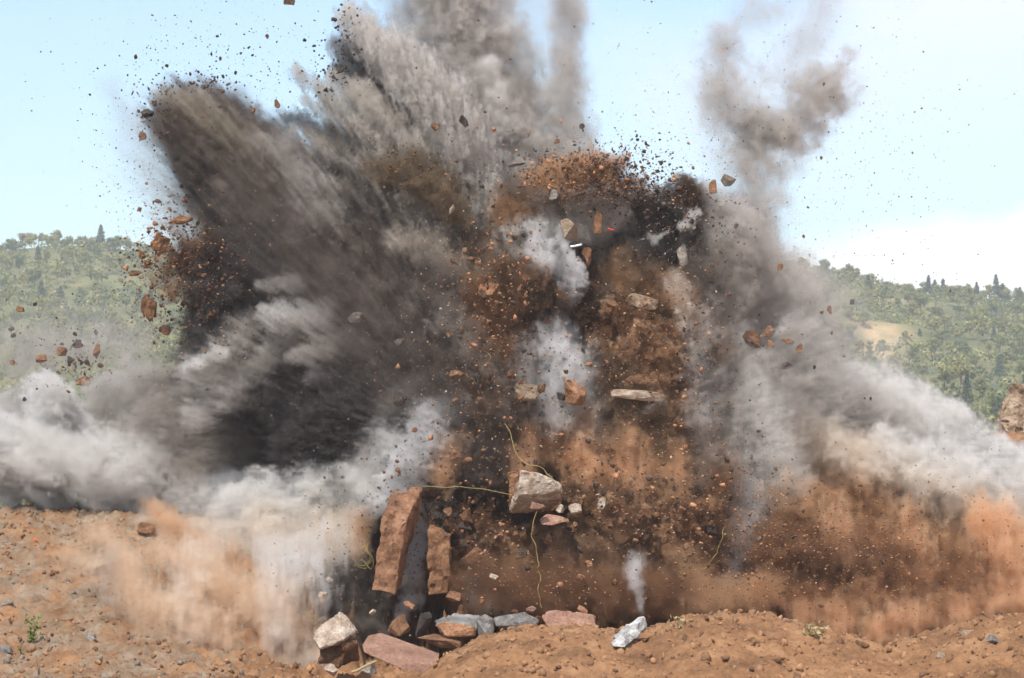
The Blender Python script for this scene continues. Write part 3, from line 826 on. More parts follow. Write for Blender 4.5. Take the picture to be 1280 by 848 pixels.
# grey and tan veils falling down over the left bank
S('dust_curtain', 'LG', 1.4, .9, .8, (.3, 0, 1.1, .3), [(345, 690, -7.0, 30), (335, 750, -8.0, 26), (345, 800, -8.6, 18)])
S('dust_curtain', 'LG', 1.5, .9, .8, (.3, 0, 1.1, .3), [(400, 680, -6.4, 30), (400, 750, -7.6, 24)])
S('dust_curtain', 'TN', 1.4, .9, .8, (.4, 0, .9, .3), [(260, 680, -5.5, 34), (230, 740, -7.6, 34), (240, 800, -8.6, 34)])
S('dust_curtain', 'TO', .8, .9, .8, (.4, 0, .9, .3), [(120, 660, -3.0, 24), (160, 720, -6.8, 34), (190, 800, -8.6, 36)])
S('dust_curtain', 'TN', 1.3, .9, .8, (.4, 0, .9, .3), [(390, 830, -8.6, 34), (300, 840, -8.6, 34)])
S('dust_curtain', 'GB', 1.3, .9, .6, (.2, 0, .8, .5), [(135, 700, -7.0, 16), (132, 750, -8.0, 18)])



def build_field(strokes):
    rho = np.zeros(tuple(NV), np.float32)
    col = [np.zeros(tuple(NV), np.float32) for _ in range(3)]
    wsum = np.full(tuple(NV), 1e-6, np.float32)
    for mt, dens, soft, disp, wts, path in strokes:
        pts = [(at(p[0], p[1], p[2]), p[3] * mpp(p[2])) for p in path]
        if len(pts) == 1: pts = pts * 2
        rm = max(p[1] for p in pts) * (1 + disp * 1.4)
        lo = [min(p[0][k] for p in pts) - rm for k in range(3)]
        hi = [max(p[0][k] for p in pts) + rm for k in range(3)]
        i0 = [int(max(0, (lo[k] - MN[k]) / VX)) for k in range(3)]
        i1 = [int(min(NV[k], (hi[k] - MN[k]) / VX + 2)) for k in range(3)]
        if any(i1[k] <= i0[k] for k in range(3)): continue
        sl_ = tuple(slice(i0[k], i1[k]) for k in range(3))
        x, y, z = XX[sl_[0]], YY[:, sl_[1]], ZZ[:, :, sl_[2]]
        f = None
        for (a_, ra), (b_, rb) in zip(pts[:-1], pts[1:]):
            d = b_ - a_
            L2 = max(d.length_squared, 1e-6)
            tt = np.clip(((x - a_.x) * d.x + (y - a_.y) * d.y + (z - a_.z) * d.z) / L2, 0, 1)
            rr = ra + (rb - ra) * tt
            q = 1 - np.sqrt((x - a_.x - d.x * tt) ** 2 + (y - a_.y - d.y * tt) ** 2 + (z - a_.z - d.z * tt) ** 2) / rr
            f = q if f is None else np.maximum(f, q)
        nse = 0
        for wt, fld in zip(wts, (BIL, STR, STF, FRA)):
            if wt: nse = nse + wt * fld[sl_]
        cw = (dens * sstep(-0.25, 1.0, f + 0.35 * disp * nse) + 1e-5).astype(np.float32)
        f = f + 0.85 * disp * nse
        rho[sl_] += dens * sstep(0, soft * 1.35, f).astype(np.float32)
        wsum[sl_] += cw
        for k in range(3):
            col[k][sl_] += cw * ALB[mt][k]
    inv = 1 / wsum
    out = [rho]
    var = 1 + 0.30 * FRA + 0.22 * STR
    for k in range(3):
        out.append((0.975 * np.tanh(col[k] * inv * var / 0.975) if False else col[k] * inv * (1 + (var - 1) * (1 - col[k] * inv))).astype(np.float32))
    out[0] = np.where(rho < 0.02, 0, rho)
    return out


def volume_object(name, label, cat, fields, dmax=7.0, kind=None):
    edge = (1 - sstep(23.2, 25.2, ZZ + 0.7 * FRA)) * (1 - sstep(18.6, 19.9, np.abs(XX)))
    rho = (edge * dmax * np.tanh(fields[0] / dmax) * np.clip(1 + 0.45 * FRA + 0.25 * STR, 0.25, 2.2)).astype(np.float32)
    idx = np.argwhere(rho.max(axis=(1, 2)) > 0)[[0, -1], 0], np.argwhere(rho.max(axis=(0, 2)) > 0)[[0, -1], 0], np.argwhere(rho.max(axis=(0, 1)) > 0)[[0, -1], 0]
    lo = np.array([max(0, q[0] - 1) for q in idx]); hi = np.array([min(NV[k], idx[k][1] + 2) for k in range(3)])
    cut = tuple(slice(lo[k], hi[k]) for k in range(3))
    mn = MN + lo * VX
    n = hi - lo
    mx = mn + (n - 1) * VX
    me = bpy.data.meshes.new(name)
    names = ('density', 'cr', 'cg', 'cb')
    arrs = [np.ascontiguousarray(rho[cut])] + [np.ascontiguousarray(np.where(rho[cut] > 0, f[cut], 0)) for f in fields[1:]]
    me.vertices.add(arrs[0].size)
    for nm, a in zip(names, arrs):
        q = me.attributes.new('v_' + nm, 'FLOAT', 'POINT')
        q.data.foreach_set('value', a.ravel())
    o = bpy.data.objects.new(name, me); COL.objects.link(o)
    ng = bpy.data.node_groups.new(name, 'GeometryNodeTree'); N = ng.nodes; L = ng.links
    ng.interface.new_socket('Geometry', in_out='INPUT', socket_type='NodeSocketGeometry')
    ng.interface.new_socket('Geometry', in_out='OUTPUT', socket_type='NodeSocketGeometry')
    gi = N.new('NodeGroupInput'); go = N.new('NodeGroupOutput')
    pos = N.new('GeometryNodeInputPosition')
    sub = N.new('ShaderNodeVectorMath'); sub.operation = 'SUBTRACT'; L.new(pos.outputs[0], sub.inputs[0]); sub.inputs[1].default_value = tuple(mn)
    mul = N.new('ShaderNodeVectorMath'); mul.operation = 'SCALE'; L.new(sub.outputs[0], mul.inputs[0]); mul.inputs['Scale'].default_value = 1 / VX
    sep = N.new('ShaderNodeSeparateXYZ'); L.new(mul.outputs[0], sep.inputs[0])
    ints = []
    for i in range(3):
        f = N.new('FunctionNodeFloatToInt'); f.rounding_mode = 'ROUND'; L.new(sep.outputs[i], f.inputs[0]); ints.append(f.outputs[0])

    def im(op, a, b):
        m_ = N.new('FunctionNodeIntegerMath'); m_.operation = op
        for k, v in ((0, a), (1, b)):
            if isinstance(v, int): m_.inputs[k].default_value = v
            else: L.new(v, m_.inputs[k])
        return m_.outputs[0]
    ix = im('ADD', im('MULTIPLY', im('ADD', im('MULTIPLY', ints[0], int(n[1])), ints[1]), int(n[2])), ints[2])

    def cube(nm):
        na = N.new('GeometryNodeInputNamedAttribute'); na.data_type = 'FLOAT'; na.inputs[0].default_value = 'v_' + nm
        si = N.new('GeometryNodeSampleIndex'); si.data_type = 'FLOAT'
        L.new(gi.outputs[0], si.inputs[0]); L.new(na.outputs[0], si.inputs[1]); L.new(ix, si.inputs['Index'])
        vc = N.new('GeometryNodeVolumeCube'); L.new(si.outputs[0], vc.inputs['Density'])
        vc.inputs['Min'].default_value = tuple(mn); vc.inputs['Max'].default_value = tuple(mx)
        for k, a in enumerate('XYZ'): vc.inputs['Resolution ' + a].default_value = int(n[k])
        return vc.outputs[0]
    vol = cube('density')
    for nm in names[1:]:
        gg = N.new('GeometryNodeGetNamedGrid'); gg.inputs['Name'].default_value = 'density'; L.new(cube(nm), gg.inputs['Volume'])
        s = N.new('GeometryNodeStoreNamedGrid'); s.inputs['Name'].default_value = nm
        L.new(vol, s.inputs['Volume']); L.new(gg.outputs['Grid'], s.inputs['Grid']); vol = s.outputs[0]
    sm = N.new('GeometryNodeSetMaterial'); L.new(vol, sm.inputs[0]); L.new(sm.outputs[0], go.inputs[0])
    m = bpy.data.materials.new(name); m.use_nodes = True; mt = m.node_tree; mt.nodes.clear()
    out = mt.nodes.new('ShaderNodeOutputMaterial'); pv = mt.nodes.new('ShaderNodeVolumePrincipled')
    mt.links.new(pv.outputs[0], out.inputs['Volume'])
    cc = mt.nodes.new('ShaderNodeCombineColor')
    for k, nm in enumerate(names[1:]):
        a = mt.nodes.new('ShaderNodeAttribute'); a.attribute_name = nm; mt.links.new(a.outputs['Fac'], cc.inputs[k])
    mt.links.new(cc.outputs[0], pv.inputs['Color'])
    pv.inputs['Density'].default_value = 1.0
    pv.inputs['Anisotropy'].default_value = 0.0
    sm.inputs['Material'].default_value = m
    me.materials.append(m)
    md = o.modifiers.new('volume', 'NODES'); md.node_group = ng
    sh = {'blast_cloud': 0.0, 'smoke_plume': 0.31, 'dust_cloud': 0.57, 'dust_curtain': 0.83}[name]
    o.location = (sh * VX, sh * VX * 0.7, sh * VX * 0.9)
    tag(o, label, cat, kind=kind)
    return o


TOT = np.zeros(tuple(NV), np.float32)
for nm, lb, ct in (('blast_cloud', 'huge dark grey and brown cloud of smoke and soil bursting up from the quarry face', 'smoke'),
                   ('smoke_plume', 'thin grey smoke plume with a curled top standing apart in the blue sky', 'smoke'),
                   ('dust_cloud', 'rolling pale grey and orange dust bank low beside the far boulder', 'dust'),
                   ('dust_curtain', 'pale dust spilling over the rubble slope with the small plants', 'dust')):
    if not ST[nm]: continue
    fl = build_field(ST[nm])
    TOT += fl[0]
    volume_object(nm, lb, ct, fl, kind='stuff')
    del fl
    print(nm, round(time.time() - T0, 1))


def front(px, py, tau):
    """Y at which the smoke in front has optical depth tau, along the ray of that pixel; None where there is too little smoke"""
    P = at(px, py, 0.0)
    ys = ax_[1]
    d = P - CAM
    k = (ys - CAM.y) / d.y
    xi = np.clip(((CAM.x + d.x * k - MN[0]) / VX).astype(int), 0, NV[0] - 1)
    zi = np.clip(((CAM.z + d.z * k - MN[2]) / VX).astype(int), 0, NV[2] - 1)
    tr = np.cumsum(TOT[xi, np.arange(NV[1]), zi]) * VX
    q = np.searchsorted(tr, tau)
    return float(ys[q]) if q < len(ys) else None


del BIL, STR, STF, FRA

# ------------------------------------------------------------------ hillside trees
def leaf_cloud(centers, radii, n, size, seed, up=0.4):
    r = np.random.default_rng(seed)
    V, F = [], []
    cs = r.integers(0, len(centers), n)
    for k in range(n):
        c = np.array(centers[cs[k]]); rad = np.array(radii[cs[k]])
        d = r.standard_normal(3); d /= np.linalg.norm(d)
        p = c + d * rad * r.uniform(0.45, 1.05)
        u = r.standard_normal(3); u /= np.linalg.norm(u)
        v = np.cross(u, d + 0.3 * r.standard_normal(3)); v /= np.linalg.norm(v) + 1e-6
        s = size * r.uniform(0.5, 1.3)
        b0 = len(V)
        V += [p + u * s, p + v * s * 0.8, p - u * s * 0.9, p - v * s * 0.7]
        F.append([b0, b0 + 1, b0 + 2, b0 + 3])
    return np.array(V), np.array(F)


def foliage_mat(name, cols):
    m, t, b = new_mat(name)
    oi = t.nodes.new('ShaderNodeObjectInfo').outputs['Random']
    tc = t.nodes.new('ShaderNodeTexCoord').outputs['Object']
    c = ramp(t, oi, [(k / (len(cols) - 1), q) for k, q in enumerate(cols)])
    c = mix(t, 0.7, c, ramp(t, nz(t, 0.5, 4, 0.7, tc), [(0.3, (0.45, 0.5, 0.45)), (0.7, (1.5, 1.5, 1.35))]), 'MULTIPLY')
    t.links.new(c, b.inputs['Base Color'])
    b.inputs['Roughness'].default_value = 0.8
    return m


M['broad'] = foliage_mat('olive_foliage', [(0.085, 0.115, 0.038), (0.16, 0.175, 0.05), (0.24, 0.23, 0.07), (0.18, 0.18, 0.07), (0.28, 0.245, 0.085)])
M['conif'] = foliage_mat('dark_needles', [(0.030, 0.055, 0.032), (0.045, 0.075, 0.045), (0.06, 0.085, 0.045)])


def trunk_mesh(name, h, r0, seed):
    bm = bmesh.new()
    r = random.Random(seed)
    rings = []
    for k in range(5):
        t_ = k / 4
        rr = r0 * (1 - 0.8 * t_)
        ox, oy = r.uniform(-.1, .1) * t_ * h * .3, r.uniform(-.1, .1) * t_ * h * .3
        rings.append([bm.verts.new((ox + rr * math.cos(a * math.tau / 6), oy + rr * math.sin(a * math.tau / 6), t_ * h)) for a in range(6)])
    for q0, q1 in zip(rings[:-1], rings[1:]):
        for a in range(6): bm.faces.new((q0[a], q0[(a + 1) % 6], q1[(a + 1) % 6], q1[a]))
    for _ in range(5):                                 # limbs
        z0 = h * r.uniform(0.4, 0.8); a = r.uniform(0, math.tau); L = h * 0.35
        p0 = Vector((0, 0, z0)); p1 = Vector((math.cos(a) * L, math.sin(a) * L, z0 + L * 0.6))
        w_ = r0 * 0.3
        vs = [bm.verts.new(p0 + Vector(o) * w_) for o in ((1, 0, 0), (-.5, .8, 0), (-.5, -.8, 0))]
        e_ = bm.verts.new(p1)
        for q in range(3): bm.faces.new((vs[q], vs[(q + 1) % 3], e_))
    me = bpy.data.meshes.new(name); bm.to_mesh(me); bm.free()
    me.materials.append(M['bark'])
    return me


TREES = []
for k in range(7):
    r = random.Random(40 + k)
    conifer = k >= 5
    if conifer:
        h = 9.5
        lv = [(0, 0, h * (0.18 + 0.8 * q / 13)) for q in range(14)]
        rd = [((1 - q / 14.5) * 4.0 * r.uniform(.6, 1.15) + 0.15,) * 2 + (0.45,) for q in range(14)]
        V, F = leaf_cloud(lv, rd, 620, 0.42, k)
        V[:, 2] -= 0.12 * np.hypot(V[:, 0], V[:, 1])
    else:
        h = 7.0 + 2 * r.random()
        cs, rd = [], []
        for q in range(9):
            a = r.uniform(0, math.tau); d = r.uniform(0.5, 2.6)
            cs.append((math.cos(a) * d, math.sin(a) * d, h * r.uniform(0.38, 0.86) - d * 0.25)); s_ = r.uniform(1.0, 1.9); rd.append((s_, s_, s_ * 0.8))
        V, F = leaf_cloud(cs, rd, 620, 0.42, k)
    cm = bpy.data.meshes.new('crown'); mesh_np(cm, V, F)
    cm.materials.append(M['conif' if conifer else 'broad'])
    TREES.append((trunk_mesh('trunk', h * 0.75, 0.28, k), cm, conifer))


def make_tree(x, y, s, k, label, group):
    tm, cm, conifer = TREES[k]
    root = bpy.data.objects.new('conifer_tree' if conifer else 'broadleaf_tree', None)
    COL.objects.link(root)
    root.location = (x, y, gz(x, y) - 0.3)
    root.rotation_euler = (0, 0, random.uniform(0, math.tau))
    s *= 0.74
    root.scale = (s * random.uniform(0.85, 1.2), s * random.uniform(0.85, 1.2), s * random.uniform(0.85, 1.15))
    for nm, q in (('trunk', tm), ('crown', cm)):
        o = bpy.data.objects.new(nm, q); COL.objects.link(o); o.parent = root
    tag(root, label, 'tree', group)
    return root


random.seed(5)
HY = np.linspace(300, RIDGE_Y, 260)


def on_hill(px, py):
    """terrain point under a pixel (coarse), or the ridge"""
    d = RIGHT * ((px - 640) / FPX) + UP * ((424 - py) / FPX) + FWD
    k = (HY - CAM.y) / d.y
    X = CAM.x + d.x * k; Z = CAM.z + d.z * k
    q = np.where(Z < height(X, HY))[0]
    if not len(q): return None
    return X[q[0]], HY[q[0]]


def clear_of(x, y):
    return all(((x - cx) / rx) ** 2 + ((y - cy) / ry) ** 2 > 1.3 for cx, cy, rx, ry in CLEAR)


def on_ridge(px, back=0.0):
    return at(px, 300, RIDGE_Y + back).x, RIDGE_Y + back - 6


used_tree = []
# the tall single trees one can pick out
for px, s, k, lb in ((128, 1.15, 5, 'tall dark conifer standing above the ridge on the side of the boulderless slope, left hillside'),
                     (1158, 1.2, 6, 'slim tall conifer, first of the group on the ridge beyond the clearing'),
                     (1166, 1.05, 5, 'dark conifer close beside the slim tall one on the ridge beyond the clearing'),
                     (1176, 1.0, 6, 'shorter conifer ending the group of three on the ridge beyond the clearing'),
                     (1242, 1.25, 5, 'tallest dark conifer standing alone on the ridge above the big boulder'),
                     (1250, 1.1, 6, 'pointed conifer just behind the tallest one above the big boulder')):
    x, y = on_ridge(px)
    lb = lb.replace(' standing above the ridge on the side of the boulderless slope, left hillside', ' rising alone above the treeline of the left hill')
    make_tree(x, y, s * 1.15, k, lb, 'conifers on the ridges')
for side, (x0, x1), n in (('left', (-30, 215), 95), ('right', (975, 1310), 195)):
    ridge_n = 26 if side == 'left' else 34
    for q in range(ridge_n):
        px = x0 + (x1 - x0) * (q + random.random()) / ridge_n
        x, y = on_ridge(px, random.uniform(-14, 10))
        make_tree(x, y, random.uniform(0.8, 1.35), random.randrange(5), f'rounded olive green tree in the treeline along the {side} ridge', f'trees on the {side} hill')
    cnt = tries = 0
    while cnt < n - ridge_n and tries < 4000:
        tries += 1
        px = random.uniform(x0, x1)
        py = random.uniform(325, 440) if side == 'left' else random.uniform(350, 560)
        h_ = on_hill(px, py)
        if h_ is None or not clear_of(*h_): continue
        if any(abs(h_[0] - a_) < 4 and abs(h_[1] - b_) < 9 for a_, b_ in used_tree): continue
        used_tree.append(h_)
        con = random.random() < (0.10 if side == 'left' else 0.16)
        make_tree(h_[0], h_[1], random.uniform(0.75, 1.3) * (0.85 if con else 1), random.choice((5, 6)) if con else random.randrange(5),
                  (f'small dark conifer growing among the bushes on the {side} hillside' if con else f'rounded bushy tree on the slope of the {side} hillside'), f'trees on the {side} hill')
        cnt += 1
print('trees', round(time.time() - T0, 1))
# the rest of the wood: scrub and crowns that read as one mass
r_ = np.random.default_rng(11)
nW = 14000
wx = np.concatenate([r_.uniform(-360, -95, nW // 2), r_.uniform(70, 360, nW // 2), r_.uniform(-95, 70, nW // 6)])
wy = r_.uniform(420, RIDGE_Y + 15, len(wx))
keep = np.array([clear_of(a_, b_) for a_, b_ in zip(wx, wy)])
wx, wy = wx[keep], wy[keep]
wz = height(wx, wy)
n = len(wx); per = 26
d_ = r_.standard_normal((n, per, 3)); d_ /= np.linalg.norm(d_, axis=2, keepdims=True)
rad = r_.uniform(1.2, 2.8, (n, 1, 1)) * np.array([1, 1, 0.85])
ctr = np.stack([wx, wy, wz + 1.6], -1)[:, None, :]
pc = ctr + d_ * rad * r_.uniform(0.6, 1.05, (n, per, 1)) * np.array([1, 1, 1.0])
u_ = r_.standard_normal((n, per, 3)); u_ /= np.linalg.norm(u_, axis=2, keepdims=True)
v_ = np.cross(u_, d_); v_ /= np.linalg.norm(v_, axis=2, keepdims=True) + 1e-6
s_ = r_.uniform(0.25, 0.6, (n, per, 1))
V = np.stack([pc + u_ * s_, pc + v_ * s_, pc - u_ * s_, pc - v_ * s_], 2).reshape(-1, 3)
F = np.arange(len(V)).reshape(-1, 4)
me = bpy.data.meshes.new('woodland'); mesh_np(me, V, F)
pal = np.array([(0.11, 0.135, 0.042), (0.18, 0.19, 0.055), (0.25, 0.24, 0.075), (0.31, 0.27, 0.10), (0.085, 0.115, 0.045)])
cc_ = pal[r_.integers(0, 5, n)] * r_.uniform(0.8, 1.25, (n, 1))
cc_ = np.repeat(cc_, per * 4, axis=0) * np.repeat(r_.uniform(0.8, 1.15, (n * per, 1)), 4, axis=0)
ca = me.attributes.new('tint', 'FLOAT_COLOR', 'POINT')
ca.data.foreach_set('color', np.concatenate([cc_, np.ones((len(cc_), 1))], 1).astype(np.float32).ravel())
m, t, b = new_mat('woodland_leaves')
t.links.new((lambda q: (setattr(q, 'attribute_name', 'tint'), q)[1])(t.nodes.new('ShaderNodeAttribute')).outputs['Color'], b.inputs['Base Color'])
me.materials.append(m)
wood = bpy.data.objects.new('woodland', me); COL.objects.link(wood)
tag(wood, 'continuous olive green scrub and treetops covering both hazy hillsides', kind='stuff')

# ------------------------------------------------------------------ large rocks of the blast
def hull_rock(name, label, cat, pts, matk, seed=1, rough_=0.03, bevel=0.05, group=None, cuts=3):
    """an angular block whose corners are given as points of the place"""
    P = [at(*p) for p in pts]
    c = sum(P, Vector()) / len(P)
    bm = bmesh.new()
    for p in P: bm.verts.new(p - c)
    h = bmesh.ops.convex_hull(bm, input=bm.verts)
    for v in [v for v in bm.verts if not v.link_faces]: bm.verts.remove(v)
    bmesh.ops.dissolve_limit(bm, angle_limit=R(8), verts=bm.verts, edges=bm.edges)
    bmesh.ops.bevel(bm, geom=bm.edges[:], offset=bevel, segments=1, affect='EDGES')
    bmesh.ops.triangulate(bm, faces=bm.faces)
    for _ in range(cuts + 1):
        bmesh.ops.subdivide_edges(bm, edges=[e for e in bm.edges if e.calc_length() > 0.12], cuts=1)
        bmesh.ops.triangulate(bm, faces=[f for f in bm.faces if len(f.verts) > 3])
    bm.normal_update()
    off = Vector((seed * 3.7, seed * 1.3, 0))
    for v in bm.verts:
        p = v.co * 1.7 + off
        q = v.co * 4.0 + off
        v.co += v.normal * (rough_ * 1.6 * mnoise.fractal(p, 0.9, 2.0, 4) + rough_ * 1.2 * (mnoise.cell(q) - 0.5) * (0.5 + 0.5 * mnoise.noise(p)))
    me = bpy.data.meshes.new(name); bm.to_mesh(me); bm.free()
    me.materials.append(M[matk])
    o = bpy.data.objects.new(name, me); COL.objects.link(o); o.location = c
    tag(o, label, cat, group)
    return o


def box_px(x0, y0, x1, y1, Y0, Y1, skew=0):
    return [(x0, y0, Y0), (x1, y0 + skew, Y0), (x0, y1, Y0), (x1, y1 + skew, Y0), (x0, y0, Y1), (x1, y0 + skew, Y1), (x0, y1, Y1), (x1, y1 + skew, Y1)]


FB = 'large blocks thrown out by the blast'
hull_rock('rock_slab', 'tall rust brown pillar of rock standing upright with a sloping orange top', 'rock',
          [(480, 637, -5.2), (508, 652, -5.4), (494, 742, -5.2), (465, 738, -5.0), (492, 612, -3.6), (528, 608, -3.4), (525, 640, -3.6), (500, 735, -4.0), (470, 735, -3.8)], 'slab', 3, 0.05, 0.022, FB)
hull_rock('rock_slab', 'narrower brown pillar of rock right beside the tall rust pillar, its top lighter', 'rock',
          [(535, 657, -4.6), (563, 672, -4.6), (561, 742, -4.6), (536, 744, -4.6), (541, 655, -3.6), (563, 668, -3.6), (560, 738, -3.6), (538, 740, -3.6)], 'brown', 5, 0.05, 0.02, FB)
hull_rock('rock_block', 'dark brown block wedged behind the two upright rock pillars', 'rock',
          [(530, 628, -3), (560, 622, -3), (578, 650, -3), (592, 668, -3), (545, 672, -3), (535, 650, -3), (560, 630, -1.6), (585, 660, -1.6), (540, 660, -1.6)], 'dark', 8, 0.06, 0.05, FB)
hull_rock('rock_block', 'floating block with a white chalky front above a dark rusty underside, cord running past it', 'rock',
          [(650, 588, -5.4), (672, 590, -5.4), (703, 606, -5.2), (702, 616, -5.2), (647, 621, -5.4), (637, 641, -4.6), (660, 643, -4.0), (700, 632, -4.0), (655, 590, -4.2), (690, 598, -4)], 'pale', 4, 0.04, 0.04, FB)
hull_rock('rock_block', 'dark rusty rock stuck to the back of the white fronted floating block', 'rock',
          [(634, 590, -4), (650, 585, -4), (648, 640, -4), (636, 636, -4), (690, 600, -3), (708, 612, -3), (700, 640, -3), (640, 600, -2.6), (690, 640, -2.6)], 'brown', 14, 0.06, 0.04, FB)
hull_rock('rock_slab', 'flat reddish slab floating just under the white fronted block', 'rock', [(675, 650, -5.2), (684, 644, -5.2), (704, 646, -5.2), (710, 652, -5.2), (690, 657, -5.4), (676, 656, -5.4), (690, 644, -4.4), (708, 648, -4.4), (680, 647, -4.4)], 'red', 6, 0.02, 0.02, FB)
rock('rock_fragment', 'tan chip of rock between the white fronted block and the flat reddish slab', 'rock', 702, 637, -5, 13, 12, 'pale', 20, seed=21)
rock('rock_fragment', 'tan plate of rock right beside the flat reddish slab', 'rock', 717, 637, -5, 20, 14, 'pale', -12, seed=22)
rock('rock_fragment', 'reddish triangular flake overlapping the base of the white fronted block', 'rock', 672, 633, -5.6, 19, 10, 'red', 8, seed=23, extra=1)
rock('rock_fragment', 'pale broken chip hanging in front of the dark soil right of the white fronted block', 'rock', 753, 629, -4.4, 12, 18, 'pale', 20, seed=24)
# the heap at the foot
hull_rock('boulder', 'boulder with a pale cream broken face, tilted on brown rock below the dust', 'boulder',
          [(390, 790, -13), (424, 763, -12.6), (446, 788, -12.6), (432, 800, -13.2), (398, 812, -13.4), (395, 800, -12), (430, 770, -11.5), (446, 800, -11.6), (420, 815, -12.4)], 'pale', 9, 0.05, 0.04)
hull_rock('boulder', 'brown lower half of the split cream faced boulder', 'boulder',
          [(398, 805, -13), (434, 797, -13), (446, 800, -12.6), (452, 825, -12.4), (425, 836, -13), (396, 828, -13), (410, 800, -11.6), (445, 815, -11.6)], 'brown', 10, 0.07, 0.05)
hull_rock('rock_slab', 'broad flat reddish slab lying tilted on the ground in front', 'rock',
          [(452, 806, -14), (460, 794, -13.4), (476, 791, -13), (550, 817, -13.5), (548, 826, -14.2), (530, 841, -14.8), (505, 838, -15), (455, 816, -14.4), (460, 815, -14.4), (520, 836, -14.6)], 'red', 11, 0.012, 0.02)
hull_rock('boulder', 'boulder with a bluish white top and rusty front lying at the foot of the blast', 'boulder',
          [(543, 776, -12), (568, 766, -11), (600, 769, -11), (602, 776, -11.5), (594, 793, -12), (556, 792, -12.4), (545, 783, -12.4), (590, 790, -10.8)], 'blue', 12, 0.03, 0.03)
hull_rock('boulder', 'rusty rock face under the bluish white topped boulder', 'boulder',
          [(545, 781, -12.9), (560, 776, -12.8), (596, 781, -12.8), (594, 796, -12.8), (556, 796, -13), (550, 790, -12.2), (590, 796, -12)], 'orange', 13, 0.03, 0.03)
rock('boulder', 'upright blue grey stone leaning against the bluish white topped boulder', 'boulder', 607, 783, -13, 25, 30, 'blue', -15, seed=31)
rock('boulder', 'long low blue grey boulder half hidden behind the soil mound', 'boulder', 646, 777, -11, 58, 24, 'blue', 3, seed=32, depth=0.9)
hull_rock('rock_slab', 'flat dusty reddish rock resting behind the crest of the soil mound', 'rock',
          [(676, 770, -14), (700, 763, -13.6), (744, 770, -13.6), (746, 788, -14), (735, 794, -14.4), (685, 790, -14.4), (690, 765, -12.6), (740, 772, -12.6)], 'red', 15, 0.04, 0.03)
hull_rock('boulder', 'white and grey streaked stone on the soil mound, smoke rising from its tip', 'boulder',
          [(758, 800, -25.0), (772, 788, -24.6), (797, 771, -24.2), (806, 771, -24.2), (807, 784, -24.4), (798, 798, -25.0), (782, 810, -25.6), (765, 808, -25.6), (800, 775, -23.6), (790, 800, -24.0)], 'white_grey', 16, 0.05, 0.03) if 'white_grey' in M else None
rock('rock_fragment', 'brown wedge of rock behind the second pillar, in the dark', 'rock', 589, 697, -3.8, 32, 20, 'brown', -25, seed=33)
rock('rock_fragment', 'orange brown flake falling right of the foot of the narrow pillar', 'rock', 569, 746, -6, 23, 13, 'orange', 12, seed=34)
rock('rock_fragment', 'reddish flake falling below the foot of the tall rust pillar', 'rock', 512, 757, -7, 17, 8, 'orange', 30, seed=35)
rock('rock_fragment', 'thin upright splinter of orange rock above the bluish white topped boulder', 'rock', 556, 770, -11, 4, 16, 'orange', -12, seed=36)
rock('rock_fragment', 'brown rock leaning behind the flat tilted reddish slab', 'rock', 501, 783, -12, 26, 30, 'brown', 35, seed=37)
rock('rock_fragment', 'dark grey brown splinter standing behind the flat tilted reddish slab', 'rock', 528, 781, -12, 16, 36, 'dark', 22, seed=38)
rock('rock_slab', 'dusty brown flat rock between the tilted reddish slab and the soil mound', 'rock', 548, 802, -13, 60, 16, 'brown', 8, seed=39, depth=1.2)
rock('boulder', 'small grey green stone under the edge of the tilted reddish slab', 'boulder', 462, 836, -15.2, 22, 16, 'grey', 0, seed=40)
rock('rock_fragment', 'rusty fragment floating in front of the dark hollow, right of the hanging cord', 'rock', 736, 705, -5, 13, 10, 'orange', 5, seed=41)
rock('rock_fragment', 'small tan chip floating between the narrow pillar and the hanging cord', 'rock', 617, 721, -6, 12, 7, 'pale', 15, seed=42)
rock('rock_fragment', 'orange triangular chip floating below the white fronted block', 'rock', 625, 669, -5, 10, 11, 'orange', 0, seed=43, extra=0)
rock('rock_fragment', 'rusty flake falling above the long low blue grey boulder', 'rock', 664, 762, -9, 13, 9, 'red', -10, seed=44)
rock('rock_fragment', 'orange splinter leaning above the flat dusty reddish rock', 'rock', 729, 763, -9, 17, 10, 'orange', 38, seed=45)
rock('rock_fragment', 'cream coloured rock piece falling above the split cream faced boulder', 'rock', 403, 747, -8, 12, 18, 'pale', 10, seed=46)
rock('rock_fragment', 'small cream chip falling above the cream piece beside the grey dust curtain', 'rock', 412, 725, -7, 10, 7, 'pale', 20, seed=47)
rock('rock_fragment', 'pale chip at the very foot of the cream faced boulder', 'rock', 413, 838, -15, 18, 16, 'pale', 25, seed=48)
rock('rock_fragment', 'small pale chip floating just right of the split cream faced boulder', 'rock', 466, 766, -11, 8, 9, 'pale', 30, seed=49)
# right edge
hull_rock('boulder', 'big rounded tan boulder on the far ledge before the wooded hill', 'boulder',
          [(1245, 540, 7), (1247, 520, 6.4), (1258, 490, 6.6), (1272, 480, 6.8), (1300, 482, 7), (1318, 500, 7), (1322, 548, 7), (1290, 556, 6), (1255, 550, 6), (1262, 500, 8.6), (1300, 490, 9), (1310, 545, 9), (1260, 545, 9)], 'tan', 17, 0.09, 0.16)
rock('boulder', 'grey rough stone below the big tan boulder on the ledge', 'boulder', 1285, 566, 5.6, 46, 26, 'grey', 4, seed=50, depth=1.2)
# blocks in the cloud
def fly(lb, px, py, w_, h_, mk, rot, sd, tau=0.25, **kw):
    Y = front(px, py, tau)
    Y = (Y if Y is not None else 1.0) - 0.25
    return rock('rock_fragment', lb, 'rock', px, py, Y, w_, h_, mk, rot, seed=sd, **kw)


